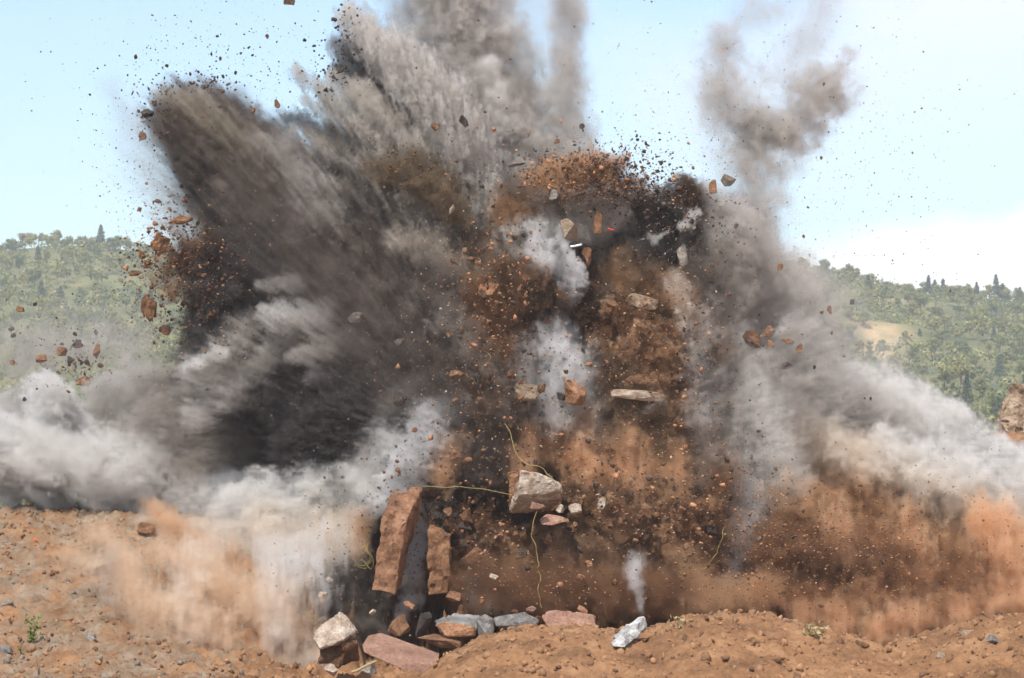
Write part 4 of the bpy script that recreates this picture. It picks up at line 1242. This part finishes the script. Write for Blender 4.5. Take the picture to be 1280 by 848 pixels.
fly('pointed grey brown slab of rock standing in the white smoke above the white tube', 711, 290, 22, 36, 'tan', -25, 60, extra=1)
fly('upright brown block floating beside the pointed slab in the white smoke', 748, 279, 13, 30, 'brown', 5, 61)
fly('orange brown block just below the white tube', 731, 325, 16, 32, 'orange', 8, 62)
fly('rusty brown block floating left of the black hollow in the middle', 611, 361, 28, 16, 'orange', -6, 63)
fly('small orange rock at the edge of the black hollow in the middle', 651, 359, 11, 9, 'orange', 0, 64)
fly('rounded grey boulder floating left of the lower white smoke jet', 659, 491, 34, 28, 'tan', 12, 65, .25)
fly('rough brown boulder floating inside the lower white smoke jet', 716, 489, 34, 40, 'orange', -15, 66, .25)
fly('long slab with pale streaked edge jutting from the brown soil', 800, 494, 74, 15, 'pale', 3, 67, .2, depth=1.2)
fly('dark rock carrying the long pale edged slab', 812, 512, 52, 28, 'dark', 3, 68, .3)
fly('dark flat slab above the long pale edged slab', 806, 474, 54, 13, 'brown', -4, 69, .3)
fly('grey wedge shaped rock lying on the brown soil high right of the black hollow', 803, 379, 46, 20, 'tan', 14, 70, .3, extra=1)
fly('brown lump of rock left of the grey wedge shaped rock', 764, 381, 16, 10, 'brown', -10, 71)
fly('blurred grey stone in the dark smoke right of the pale feathery puffs', 445, 398, 22, 15, 'grey', 0, 72, .8)
fly('grey flake in the dark smoke below the middle of the cloud', 498, 427, 10, 11, 'grey', 30, 73, .8)
fly('rusty lump in the dark soil above the curl of yellow cord', 571, 469, 20, 12, 'brown', 10, 74)
fly('small orange rock deep in the grey brown smoke', 560, 418, 8, 8, 'orange', 20, 75)
fly('tiny black rock in the grey brown smoke', 539, 394, 8, 9, 'dark', 20, 76)
fly('dark slab in the smoke above the white and blue jet', 499, 498, 20, 20, 'dark', 40, 77, .6)
fly('brown rock in the pale upper smoke, left one of two below the light plume', 544, 159, 14, 11, 'brown', 0, 78)
fly('black elongated rock below the big light plume', 579, 152, 10, 17, 'dark', -35, 79)
fly('small grey rock under the black elongated one', 566, 176, 6, 12, 'grey', 10, 80)
fly('flat dark grey slab above the brown soil at the crown of the cloud', 646, 206, 28, 9, 'grey', -6, 81)
fly('round brown stone above the brown soil at the crown of the cloud', 669, 213, 11, 11, 'brown', 0, 82)
fly('bright orange stone just above the round brown one at the crown', 676, 200, 8, 10, 'orange', 0, 83)
fly('tan stone floating in the grey smoke above the crown', 696, 178, 8, 9, 'orange', 0, 84)
fly('small rusty stone in the grey smoke high above the crown', 661, 168, 6, 9, 'orange', 0, 85)
fly('dark stone in the grey smoke at its right edge, above the crown', 727, 158, 8, 8, 'dark', 30, 86)
fly('round dark rock at the left tip of the light ribbed fan', 425, 88, 10, 9, 'dark', 0, 87)
fly('grey rock half sunk in the brown soil at the crown of the cloud', 693, 244, 14, 14, 'grey', 0, 88)
fly('narrow pale stone in the brown smoke left of the crown', 565, 262, 7, 13, 'pale', 10, 89)
fly('largest rock in the air, brown and rounded, right of the dark knot', 911, 226, 21, 17, 'tan', 0, 90)
fly('dark rusty rock just below and left of the largest airborne rock', 892, 234, 13, 19, 'brown', 15, 91)
fly('small grey brown rock in the sky left of the dark knot', 845, 221, 6, 11, 'tan', -30, 92)
fly('round brown clod right of the brown soil, largest of its cluster', 940, 425, 24, 25, 'brown', 0, 93)
fly('orange rock beside the round brown clod', 962, 415, 20, 16, 'orange', -20, 94)
fly('small orange brown rock under the orange one beside the round clod', 963, 430, 11, 10, 'orange', 0, 95)
fly('flat orange rock right of the round brown clod', 984, 426, 18, 8, 'orange', 10, 96)
fly('dark rock at the right end of the clod cluster', 998, 436, 11, 15, 'brown', 20, 97)
fly('ragged dark clump below the clod cluster', 983, 457, 18, 11, 'dark', 0, 98, rough_=.2)
fly('dark brown rock flying before the wooded hill, upper of two', 1066, 378, 8, 8, 'dark', 0, 99)
fly('dark brown rock flying before the wooded hill, lower of two', 1037, 387, 7, 12, 'brown', -20, 100)
fly('brown rock flying where the smoke meets the ridge on the right', 975, 335, 8, 11, 'brown', 0, 101)
fly('tall pale grey stone in the smoke below the dark knot', 853, 318, 14, 33, 'grey', -12, 102, .5)
fly('tan rock half out of the picture at the very top', 362, 2, 15, 16, 'tan', 25, 103)
fly('dark clod trailing dust at the left edge of the dark plume', 178, 170, 11, 12, 'brown', 0, 104)
fly('dark ragged clod above the one trailing dust', 184, 142, 17, 13, 'dark', 30, 105, rough_=.2)
fly('elongated grey brown rock in the gap between dark plume and ribbed fan', 346, 130, 8, 12, 'brown', -30, 106)
fly('rounded brown rock left of the elongated one in the gap', 317, 139, 7, 9, 'brown', 0, 107)
fly('large rust brown clod at the left edge of the dark mass, biggest there', 185, 386, 21, 36, 'brown', 5, 108, rough_=.14)
fly('rusty clod above the biggest one at the left edge', 177, 319, 15, 14, 'brown', 0, 109, rough_=.12)
fly('squarish rusty clod second above the biggest one at the left edge', 185, 332, 11, 13, 'brown', 0, 110, rough_=.12)
fly('flat rusty clod left of the squarish one', 171, 342, 20, 8, 'brown', 0, 111, rough_=.12)
fly('dark rusty clod topmost at the left edge of the brown debris', 202, 305, 28, 26, 'brown', 20, 112, rough_=.2)
fly('rusty clod under the biggest one at the left edge', 206, 413, 17, 14, 'brown', 0, 113, rough_=.14)
fly('brown grey clod at the top of the left debris against the sky', 226, 276, 34, 13, 'brown', -12, 114, rough_=.2)
fly('brown rock in the haze over the left hill, nearer the frame edge of a pair', 25, 386, 13, 9, 'brown', 20, 115)
fly('smaller brown rock in the haze over the left hill, upper of a pair', 45, 380, 8, 6, 'dark', -10, 116)
fly('wedge shaped brown rock above the round white billow', 51, 449, 17, 12, 'brown', -5, 117)
fly('orange brown rock right of the wedge above the round white billow', 78, 440, 15, 13, 'orange', 15, 118)
fly('upright brown rock right of the billows on the left', 121, 440, 10, 22, 'brown', 0, 119)
fly('dark flat clod above the billows on the left', 97, 431, 17, 10, 'dark', -10, 120, rough_=.2)
fly('dark stone under the dark flat clod', 89, 449, 10, 10, 'dark', 0, 121)
fly('ragged dark brown clod half sunk in the billow tops', 104, 475, 22, 18, 'brown', 0, 122, .2, rough_=.2)
fly('small brown stone near the frame edge above the billows', 16, 453, 7, 8, 'orange', 0, 123)
fly('dark stone by the frame edge over the left hill', 14, 412, 9, 8, 'dark', 0, 124)
# on the rubble slope
def lie(name, lb, px, py, w_, h_, mk, rot, sd, cat='rock', sink=0.3, **kw):
    ys = np.linspace(-34, 6, 500)
    d = RIGHT * ((px - 640) / FPX) + UP * ((424 - (py + h_ * 0.3)) / FPX) + FWD
    k = (ys - CAM.y) / d.y
    z = CAM.z + d.z * k
    q = np.where(z < height(d.x * k, ys))[0]
    Y = float(ys[q[0]]) if len(q) else -12.0
    return rock(name, lb, cat, px, py, Y, w_, h_, mk, rot, seed=sd, **kw)


lie('rock_slab', 'long orange brown rock jutting out of the dust on the rubble slope', 252, 677, 64, 20, 'orange', 14, 130, depth=1.0)
lie('rock_block', 'brown angular rock on the crest of the rubble slope', 182, 662, 24, 22, 'brown', -35, 131)
lie('boulder', 'round dark grey stone low on the rubble slope', 114, 797, 14, 13, 'grey', 0, 132, 'boulder')
lie('boulder', 'grey stone at the frame edge halfway up the rubble slope', 7, 757, 22, 15, 'grey', 0, 133, 'boulder')
lie('boulder', 'darker grey stone at the frame edge near the foot of the rubble slope', 6, 813, 22, 14, 'blue', 0, 134, 'boulder')
lie('boulder', 'pale grey stone in the middle of the rubble slope, above the dark dust streak', 126, 689, 13, 11, 'pale', 0, 135, 'boulder')
lie('boulder', 'big tan ledge of rock under the crest of the rubble slope', 122, 708, 42, 26, 'tan', -20, 136, 'boulder', depth=1.0)
lie('boulder', 'dark reddish stone sitting on the rubble slope between the plants and the dust', 84, 777, 18, 12, 'brown', 0, 137, 'boulder')
lie('boulder', 'blue grey stone on the soil mound by the frame edge', 1242, 801, 18, 15, 'blue', 12, 138, 'boulder')
lie('boulder', 'broad tan stone on the soil mound left of the blue grey one', 1210, 793, 26, 12, 'tan', 0, 139, 'boulder')
lie('boulder', 'orange brown stone at the dip of the soil mound by the dry grass', 1049, 803, 14, 14, 'orange', 0, 140, 'boulder')
lie('boulder', 'dark brown ragged clod in the dip of the soil mound', 1077, 806, 18, 16, 'brown', 0, 141, 'boulder', rough_=.14)
lie('boulder', 'tan clod on the crest of the soil mound left of its highest point', 681, 806, 16, 13, 'orange', 0, 142, 'boulder', rough_=.1)
lie('boulder', 'flat orange stone near the crest of the soil mound right of the dry weeds', 972, 771, 16, 7, 'orange', 0, 143, 'boulder')
lie('boulder', 'tan stone low on the soil mound under the dip', 1175, 822, 14, 16, 'tan', 20, 144, 'boulder')
# rocks loose on the slope and the mound, alike
VAR = []
for k in range(12):
    mk = ('brown', 'orange', 'grey', 'dark', 'orange', 'brown')[k % 6]
    VAR.append(rock_mesh('rock_fragment', (2, 2 * random.uniform(.6, .9), 2 * random.uniform(.55, .85)), 200 + k, M[mk], cuts=1, rough_=0.12, bevel=0.06))
KINDS = {'brown': [0, 5, 6, 11], 'orange': [1, 4, 7, 10], 'grey': [2, 8], 'dark': [3, 9]}


def bit(px, py, Y, rpx, mk, lb, group, name='rock_fragment'):
    o = bpy.data.objects.new(name, VAR[random.choice(KINDS[mk])]); COL.objects.link(o)
    o.location = at(px, py, Y)
    s = rpx * mpp(Y)
    o.scale = (s * random.uniform(.8, 1.2), s, s * random.uniform(.75, 1.1))
    o.rotation_euler = [random.uniform(0, 6.28) for _ in range(3)]
    tag(o, lb, 'rock', group)
    return o


random.seed(77)
CAND = []
def cluster(n, cx, cy, sx, sy, r0, r1, kinds, lb, group, tau=(0.05, 0.5), rho=0.0):
    for _ in range(n):
        a, b_ = random.gauss(0, 1), random.gauss(0, 1)
        px = cx + sx * a
        py = cy + sy * (rho * a + (1 - rho * rho) ** .5 * b_)
        if py < -8 or px < -10 or px > 1290: continue
        Y = front(px, py, random.uniform(*tau))
        Y = random.uniform(-1.5, 4) if Y is None else Y - 0.05
        rp = r0 * (r1 / r0) ** (random.random() ** 2.2)
        CAND.append((rp, px, py, Y, random.choice(kinds), lb, group))


GA = 'rock fragments thrown into the air'
cluster(26, 290, 75, 80, 42, 1.3, 3.8, ['dark', 'brown'], 'small dark rock fragment flying in the sky above the dark left plume', GA)
cluster(16, 190, 130, 40, 35, 1.2, 3.2, ['dark', 'brown'], 'small dark rock fragment at the left tip of the dark plume', GA)
cluster(10, 408, 55, 20, 26, 1.3, 4, ['dark'], 'small dark rock fragment in the sky between the dark plume and the light plume', GA)
cluster(24, 225, 320, 26, 40, 2, 6, ['orange', 'brown', 'dark'], 'rusty clod in the brown debris at the left edge of the cloud', GA, rho=-.3)
cluster(14, 55, 440, 40, 28, 1.5, 4.5, ['dark', 'brown'], 'small brown rock fragment over the left smoke billows', GA)
cluster(28, 745, 215, 40, 16, 2, 6, ['brown', 'dark', 'orange'], 'brown clod in the soil crown at the top of the cloud', GA, rho=-.4)
cluster(12, 800, 225, 14, 22, 1.6, 4.5, ['dark', 'brown'], 'dark clod thrown off the right end of the soil crown', GA)
cluster(36, 620, 400, 38, 80, 2.4, 8, ['orange', 'brown', 'orange'], 'orange brown stone in the column of soil left of the white jets', GA)
cluster(20, 900, 340, 44, 55, 1.6, 4.5, ['brown', 'orange', 'dark'], 'brown stone flying in the grey smoke right of the dark knot', GA)
cluster(18, 950, 170, 130, 90, 1.1, 2.8, ['dark', 'brown'], 'small dark rock fragment flying in the sky around the thin smoke plume', GA)
cluster(14, 1050, 420, 40, 55, 1.2, 3, ['dark', 'brown'], 'small dark rock fragment flying before the wooded hill on the right', GA)
cluster(22, 1060, 690, 100, 45, 1.8, 4.4, ['orange', 'grey', 'brown'], 'small stone raining down in the orange dust on the right', GA)
cluster(16, 1110, 610, 60, 25, 1.3, 2.8, ['brown', 'dark'], 'small brown stone above the orange dust on the right', GA)
cluster(34, 770, 610, 90, 50, 2.4, 10, ['orange', 'brown', 'dark'], 'brown stone in the dark soil right of the white fronted block', GA)
cluster(12, 575, 655, 22, 26, 6, 15, ['brown', 'dark', 'orange'], 'broken brown rock beside the two upright pillars', GA, tau=(0, .2))
cluster(16, 720, 630, 40, 26, 5, 13, ['brown', 'orange', 'dark'], 'angular brown rock round the white fronted block', GA, tau=(0, .2))
cluster(14, 830, 650, 34, 32, 5, 14, ['brown', 'dark', 'brown'], 'angular dark rock in the black soil under the orange dust curtain', GA, tau=(0, .2))
cluster(12, 690, 500, 60, 40, 5, 12, ['brown', 'dark', 'orange'], 'angular brown rock near the lower white smoke jet', GA, tau=(0, .2))
cluster(10, 620, 780, 60, 14, 5, 13, ['brown', 'dark', 'orange'], 'broken rock in the heap behind the tilted reddish slab', GA, tau=(0, .05))
cluster(12, 590, 640, 26, 40, 2.5, 10, ['orange', 'brown'], 'rusty stone above the narrow pillar', GA)
cluster(16, 820, 440, 50, 60, 2.4, 9, ['brown', 'dark', 'grey'], 'dark brown stone buried in the soil right of the white jets', GA)
CAND.sort(key=lambda q: -q[0])
n_big = 298 - sum(1 for q in bpy.data.objects if q.name.startswith('rock_fragment'))
for rp, px, py, Y, mk, lb, group in CAND[:n_big]:
    bit(px, py, Y, rp, mk, lb, group)
rest = CAND[n_big:]
if rest:
    r9 = np.random.default_rng(9)
    scatter_mesh('flying_stones', np.array([tuple(at(q[1], q[2], q[3])) for q in rest]), np.array([q[0] * mpp(q[3]) for q in rest]), M['tint'], 9,
                 np.array([PAL[q[4]] for q in rest]) * r9.uniform(.8, 1.2, (len(rest), 1)), label='smallest stones flying in the sky and in front of the smoke')
print('rocks', round(time.time() - T0, 1))

# ------------------------------------------------------------------ grit in the air and gravel on the ground
def grit(name, lb, specs, seed):
    r = np.random.default_rng(seed)
    P, Sz, Cc = [], [], []
    for (n, cx, cy, sx, sy, r0, r1, cols, tau) in specs:
        px = cx + sx * r.standard_normal(n); py = cy + sy * r.standard_normal(n)
        tt = r.uniform(tau[0], tau[1], n)
        cl = palette(cols, n, r)
        for k in range(n):
            if not (-60 < px[k] < 1340 and -50 < py[k] < 830): continue
            Y = front(px[k], py[k], tt[k])
            if Y is None: Y = r.uniform(-2, 5)
            p = at(px[k], py[k], float(Y))
            if p.z < 1.6: continue
            P.append(tuple(p)); Sz.append(r0 * (r1 / r0) ** (r.random() ** 2.5) * mpp(Y)); Cc.append(cl[k])
    return scatter_mesh(name, np.array(P), np.array(Sz), M['tint'], seed, np.array(Cc), label=lb)


T1 = (0.0, 0.5)
grit('flying_grit', 'thousands of specks of grit and soil scattered through the smoke and the sky round it', [
    (2600, 930, 190, 150, 110, .28, 1.3, ['dark', 'deep', 'brown'], T1),
    (500, 1080, 330, 70, 70, .28, 1.2, ['dark', 'deep'], T1),
    (1300, 290, 95, 105, 55, .3, 1.6, ['dark', 'deep', 'brown'], T1),
    (700, 180, 240, 40, 70, .3, 1.2, ['dark', 'deep'], T1),
    (1200, 205, 330, 30, 50, .4, 2.2, ['brown', 'deep', 'dark'], T1),
    (1500, 250, 350, 36, 48, .4, 2.4, ['brown', 'deep', 'orange', 'dark'], T1),
    (4200, 420, 380, 110, 110, .28, 1.0, ['grey', 'dark', 'pale', 'brown'], (0, 1.1)),
    (1500, 520, 500, 60, 70, .3, 1.1, ['pale', 'dark', 'grey', 'soil'], T1),
    (2400, 540, 280, 70, 60, .3, 1.3, ['brown', 'deep', 'grey', 'dark'], T1),
    (2200, 730, 225, 50, 22, .5, 2.6, ['brown', 'deep', 'orange', 'dark'], T1),
    (500, 795, 215, 25, 25, .4, 2.2, ['deep', 'dark'], T1),
    (2600, 620, 420, 42, 90, .4, 2.3, ['brown', 'orange', 'deep', 'dark', 'pale'], T1),
    (3800, 820, 440, 60, 85, .35, 1.9, ['brown', 'deep', 'orange', 'pale', 'dark'], T1),
    (1100, 840, 280, 40, 45, .35, 1.5, ['dark', 'grey', 'pale', 'deep'], T1),
    (2600, 780, 620, 90, 45, .4, 2.2, ['brown', 'orange', 'deep', 'pale', 'dark'], T1),
    (2800, 640, 700, 110, 60, .35, 1.7, ['brown', 'orange', 'deep', 'pale'], T1),
    (6500, 1060, 690, 110, 48, .4, 1.6, ['soil', 'orange', 'deep', 'dark', 'brown'], T1),
    (1500, 930, 640, 40, 60, .35, 1.8, ['soil', 'deep', 'orange'], T1),
    (700, 80, 440, 60, 40, .3, 1.3, ['dark', 'brown'], T1),
    (900, 450, 720, 60, 60, .35, 1.5, ['orange', 'pale', 'brown'], T1),
], 21)
clod = (0.0, 0.35)
grit('flying_soil', 'countless ragged clods of brown soil torn loose in the middle and at the edges of the cloud', [
    (330, 735, 218, 46, 16, 1.2, 4.4, ['brown', 'deep', 'orange', 'dark'], clod),
    (160, 800, 235, 22, 26, 1.0, 3.4, ['deep', 'dark'], clod),
    (420, 625, 400, 36, 90, 1.2, 4.6, ['brown', 'orange', 'deep', 'dark'], clod),
    (90, 612, 330, 20, 30, 1.2, 4.6, ['orange', 'brown'], clod),
    (520, 830, 440, 48, 70, 1.1, 3.8, ['brown', 'deep', 'dark', 'orange'], clod),
    (420, 790, 640, 80, 34, 1.3, 5.0, ['brown', 'deep', 'dark', 'orange'], clod),
    (200, 590, 640, 30, 40, 1.3, 5.0, ['brown', 'deep', 'orange'], clod),
    (170, 215, 320, 24, 42, 1.4, 5.0, ['brown', 'orange', 'deep'], clod),
    (200, 250, 360, 30, 40, 1.2, 3.8, ['deep', 'dark', 'brown'], clod),
    (90, 196, 135, 16, 26, 1.2, 3.8, ['dark', 'deep'], clod),
    (70, 262, 103, 22, 8, 1.2, 3.6, ['dark', 'deep'], clod),
    (60, 414, 92, 12, 14, 1.2, 3.6, ['dark'], clod),
    (70, 434, 48, 9, 28, 1.2, 3.4, ['dark', 'deep'], clod),
    (120, 860, 270, 28, 22, 1.2, 4.2, ['dark', 'grey', 'deep'], clod),
    (120, 520, 210, 40, 20, 1.1, 3.0, ['deep', 'brown'], clod),
    (420, 1000, 700, 70, 40, 1.0, 3.4, ['brown', 'deep', 'soil', 'orange'], clod),
    (150, 880, 650, 30, 50, 1.2, 4.0, ['brown', 'deep', 'orange'], clod),
    (260, 640, 560, 70, 60, 1.4, 5.5, ['brown', 'deep', 'orange', 'dark'], clod),
    (200, 480, 640, 40, 50, 1.0, 3.2, ['brown', 'deep'], clod),
    (150, 700, 730, 80, 24, 1.0, 3.4, ['brown', 'deep', 'orange'], clod),
    (70, 100, 455, 20, 18, 1.2, 4.2, ['brown', 'dark', 'deep'], clod),
], 22)
print('grit', round(time.time() - T0, 1))

r = np.random.default_rng(31)
n = 26000
gx_ = r.uniform(-16, 17, n)
gy_ = np.where(gx_ < -5, r.uniform(-16, 3, n), r.uniform(-33, -14, n))
n2 = 3000
gx_ = np.concatenate([gx_, r.uniform(-8, 12, n2)]); gy_ = np.concatenate([gy_, r.uniform(-16, -2, n2)])
gzv = height(gx_, gy_) + rough(gx_, gy_)
left = gx_ < -6
colr = palette(['soil', 'soil', 'soil', 'brown'], len(gx_), r) * np.array([.86, .90, .92])
cl2 = palette(['grey', 'brown', 'grey', 'soil', 'soil'], len(gx_), r)
colr = np.where(left[:, None] & (r.random(len(gx_)) < 0.6)[:, None], cl2 * 0.75, colr)
pat = 0.5 + 0.5 * np.tanh(2 * fn2(gx_, gy_, 1.5, 3.0))
sz = 0.012 * (0.12 / 0.012) ** (r.random(len(gx_)) ** (6.0 - 3.2 * pat))
scatter_mesh('gravel', np.stack([gx_, gy_, gzv + sz * 0.2], -1), sz, M['tint'], 33, colr, label='loose clods and gravel strewn over the soil mound and the rubble slope')

# ------------------------------------------------------------------ cords, scraps, plants
def cord(label, pts, rad=0.010, mat='cord', name='detonating_cord', cat='cord', wob=0.05, seed=1):
    cu = bpy.data.curves.new(name, 'CURVE'); cu.dimensions = '3D'
    sp = cu.splines.new('NURBS')
    r = random.Random(seed)
    P = []
    for (a, b_) in zip(pts[:-1], pts[1:]):
        for k in range(4):
            t_ = k / 4
            P.append(at(*[a[q] + (b_[q] - a[q]) * t_ for q in range(3)]) + Vector([r.gauss(0, wob) for _ in range(3)]))
    P.append(at(*pts[-1]))
    sp.points.add(len(P) - 1)
    for q, p in zip(sp.points, P): q.co = (*p, 1)
    sp.use_endpoint_u = True; sp.order_u = 4
    cu.bevel_depth = rad; cu.bevel_resolution = 1
    cu.materials.append(M[mat])
    dg = bpy.context.evaluated_depsgraph_get()
    tmp = bpy.data.objects.new('tmp', cu); COL.objects.link(tmp); dg.update()
    me = bpy.data.meshes.new_from_object(tmp.evaluated_get(dg)); me.name = name
    bpy.data.objects.remove(tmp)
    c = P[0]
    me.transform(Matrix.Translation(-c))
    o = bpy.data.objects.new(name, me); COL.objects.link(o); o.location = c
    tag(o, label, cat)
    return o


cord('yellow cord stretched from the top of the tall rust pillar to the white fronted block', [(527, 608, -5.2), (560, 609, -5.6), (600, 611, -5.8), (640, 619, -5.8)], seed=1, wob=.015)
cord('yellow cord dangling down from the white fronted block to the flat reddish rock', [(668, 640, -5.8), (666, 665, -5.8), (672, 690, -5.8), (673, 705, -5.8), (677, 722, -5.8), (672, 740, -5.8), (677, 760, -5.8)], seed=2, wob=.03)
cord('yellow cord looping up from the white fronted block into the dust', [(632, 530, -4.6), (640, 552, -4.8), (651, 575, -5), (678, 586, -5.2), (692, 600, -5.3)], seed=3, wob=.03)
cord('tangled coil of yellow cord left of the foot of the tall rust pillar', [(432, 690, -3.6), (450, 712, -3.6), (462, 690, -3.8), (456, 684, -3.6), (448, 700, -3.4), (466, 712, -3.6), (460, 680, -3.6), (444, 708, -3.4), (466, 700, -3.6)], seed=4, wob=.08, rad=.009)
cord('yellow cord curling through the dark soil left of the rounded grey boulder', [(585, 468, -3.4), (597, 480, -3.4), (604, 462, -3.4), (610, 440, -3.4), (603, 430, -3.4)], seed=5, wob=.05, rad=.009)
cord('yellow cord hanging down the grey drape of smoke on the right', [(906, 655, -4.2), (902, 675, -4.2), (896, 692, -4.2), (888, 706, -4.2), (878, 712, -4.2)], seed=6, wob=.03, rad=.009)
cord('white plastic tube floating in front of the pointed slab', [(713, 308.5, -3.6), (718, 308, -3.6), (727, 306, -3.6)], .036, 'white', 'plastic_tube', 'tube', 0.0, 7)
cord('small red tag in the smoke right of the upright brown block', [(760, 286, -3), (763, 287, -3), (766, 288.5, -3)], .022, 'redp', 'plastic_tag', 'tag', 0.01, 8)
cord('pale straight stick lying under the tilted reddish slab', [(440, 841, -15.6), (455, 834, -15.6), (470, 827, -15.2)], .04, 'straw', 'stick', 'stick', 0.01, 9)


def ground_at(px, py):
    ys = np.linspace(-34, 8, 700)
    d = RIGHT * ((px - 640) / FPX) + UP * ((424 - py) / FPX) + FWD
    k = (ys - CAM.y) / d.y
    q = np.where(CAM.z + d.z * k < height(d.x * k, ys))[0]
    Y = float(ys[q[0]]) if len(q) else 3.0
    return at(px, py, Y)


def plant(name, label, px, py, h, w_, n, matk, seed, leaf=0.06, stems=5):
    base = ground_at(px, py)
    root = bpy.data.objects.new(name, None); COL.objects.link(root); root.location = base
    r = random.Random(seed)
    bs, bl = bmesh.new(), bmesh.new()
    for s in range(stems):
        a = r.uniform(0, math.tau); lean = r.uniform(.1, .9) * w_
        prev = None
        tip = Vector((math.cos(a) * lean, math.sin(a) * lean, h * r.uniform(.6, 1)))
        for k in range(6):
            t_ = k / 5
            p = Vector((tip.x * t_ ** 1.4, tip.y * t_ ** 1.4, tip.z * t_)) + Vector([r.gauss(0, .012) for _ in range(3)])
            ring = [bs.verts.new(p + Vector((math.cos(q * 2.1), math.sin(q * 2.1), 0)) * 0.012 * (1.1 - t_)) for q in range(3)]
            if prev:
                for q in range(3): bs.faces.new((prev[q], prev[(q + 1) % 3], ring[(q + 1) % 3], ring[q]))
            prev = ring
            if k > 0 and n:
                for _ in range(max(1, n // (stems * 5))):
                    c = p + Vector([r.gauss(0, w_ * .16) for _ in range(3)])
                    u = Vector([r.gauss(0, 1) for _ in range(3)]).normalized(); v = u.cross(Vector([r.gauss(0, 1) for _ in range(3)])).normalized()
                    L = leaf * r.uniform(.6, 1.3)
                    bl.faces.new([bl.verts.new(c + q) for q in (u * L, v * L * .45, -u * L, -v * L * .45)])
    for nm, bm_, mk in (('stem', bs, 'stem'), ('leaves', bl, matk)):
        if not bm_.faces: bm_.free(); continue
        me = bpy.data.meshes.new(nm); bm_.to_mesh(me); bm_.free(); me.materials.append(M[mk])
        o = bpy.data.objects.new(nm, me); COL.objects.link(o); o.parent = root
    tag(root, label, 'plant')
    return root


plant('weed_plant', 'small dull green bush on the crest of the rubble slope beside the smoke', 98, 639, .55, .32, 110, 'leaf2', 1, .055, 7)
plant('weed_plant', 'yellow green weed growing low on the rubble slope', 40, 806, .85, .28, 150, 'leaf', 2, .06, 6)
plant('weed_plant', 'tiny yellow green sprig just below the yellow green weed', 26, 818, .3, .12, 22, 'leaf', 3, .05, 3)
plant('dry_weed', 'bare reddish brown twigs at the bottom of the rubble slope', 49, 850, .75, .18, 0, 'leaf', 4, .05, 6)
plant('dry_weed', 'single bare pale twig on the crest of the soil mound', 1022, 790, .8, .12, 0, 'leaf', 5, .05, 2)
plant('dry_weed', 'tuft of dry straw coloured weeds by the streaked stone on the soil mound', 848, 788, .32, .5, 90, 'straw', 6, .06, 12)
plant('dry_weed', 'low mat of dry green grass in the dip of the soil mound', 1018, 800, .22, .62, 200, 'straw', 7, .07, 16)
for lb, px, py in (('orange paint mark on the stones at the left of the rubble slope', 45, 676), ('small orange paint mark at the frame side under the smoke on the rubble slope', 30, 656)):
    p = ground_at(px, py)
    me = rock_mesh('painted_stone', (.13, .12, .13), 7, M['orangep'], cuts=1)
    o = bpy.data.objects.new('painted_stone', me); COL.objects.link(o); o.location = p + Vector((0, -.1, .03))
    tag(o, lb, 'stone')
    if px < 40: o.scale = (.6, .6, .6)

# ------------------------------------------------------------------ the air
bpy.ops.mesh.primitive_cube_add(size=1)
hz = bpy.context.object; hz.name = 'haze'; hz.data.name = 'haze'
hz.location = (0, 2900, 149); hz.scale = (3400, 6600, 302)
m = bpy.data.materials.new('haze'); m.use_nodes = True; t = m.node_tree; t.nodes.clear()
out = t.nodes.new('ShaderNodeOutputMaterial'); pv = t.nodes.new('ShaderNodeVolumePrincipled')
t.links.new(pv.outputs[0], out.inputs['Volume'])
pv.inputs['Color'].default_value = (.86, .90, .94, 1)
pv.inputs['Density'].default_value = 0.00022
hz.data.materials.append(m)
tag(hz, kind='stuff')
print('objects', len(bpy.data.objects), round(time.time() - T0, 1))

print('done', round(time.time() - T0, 1))
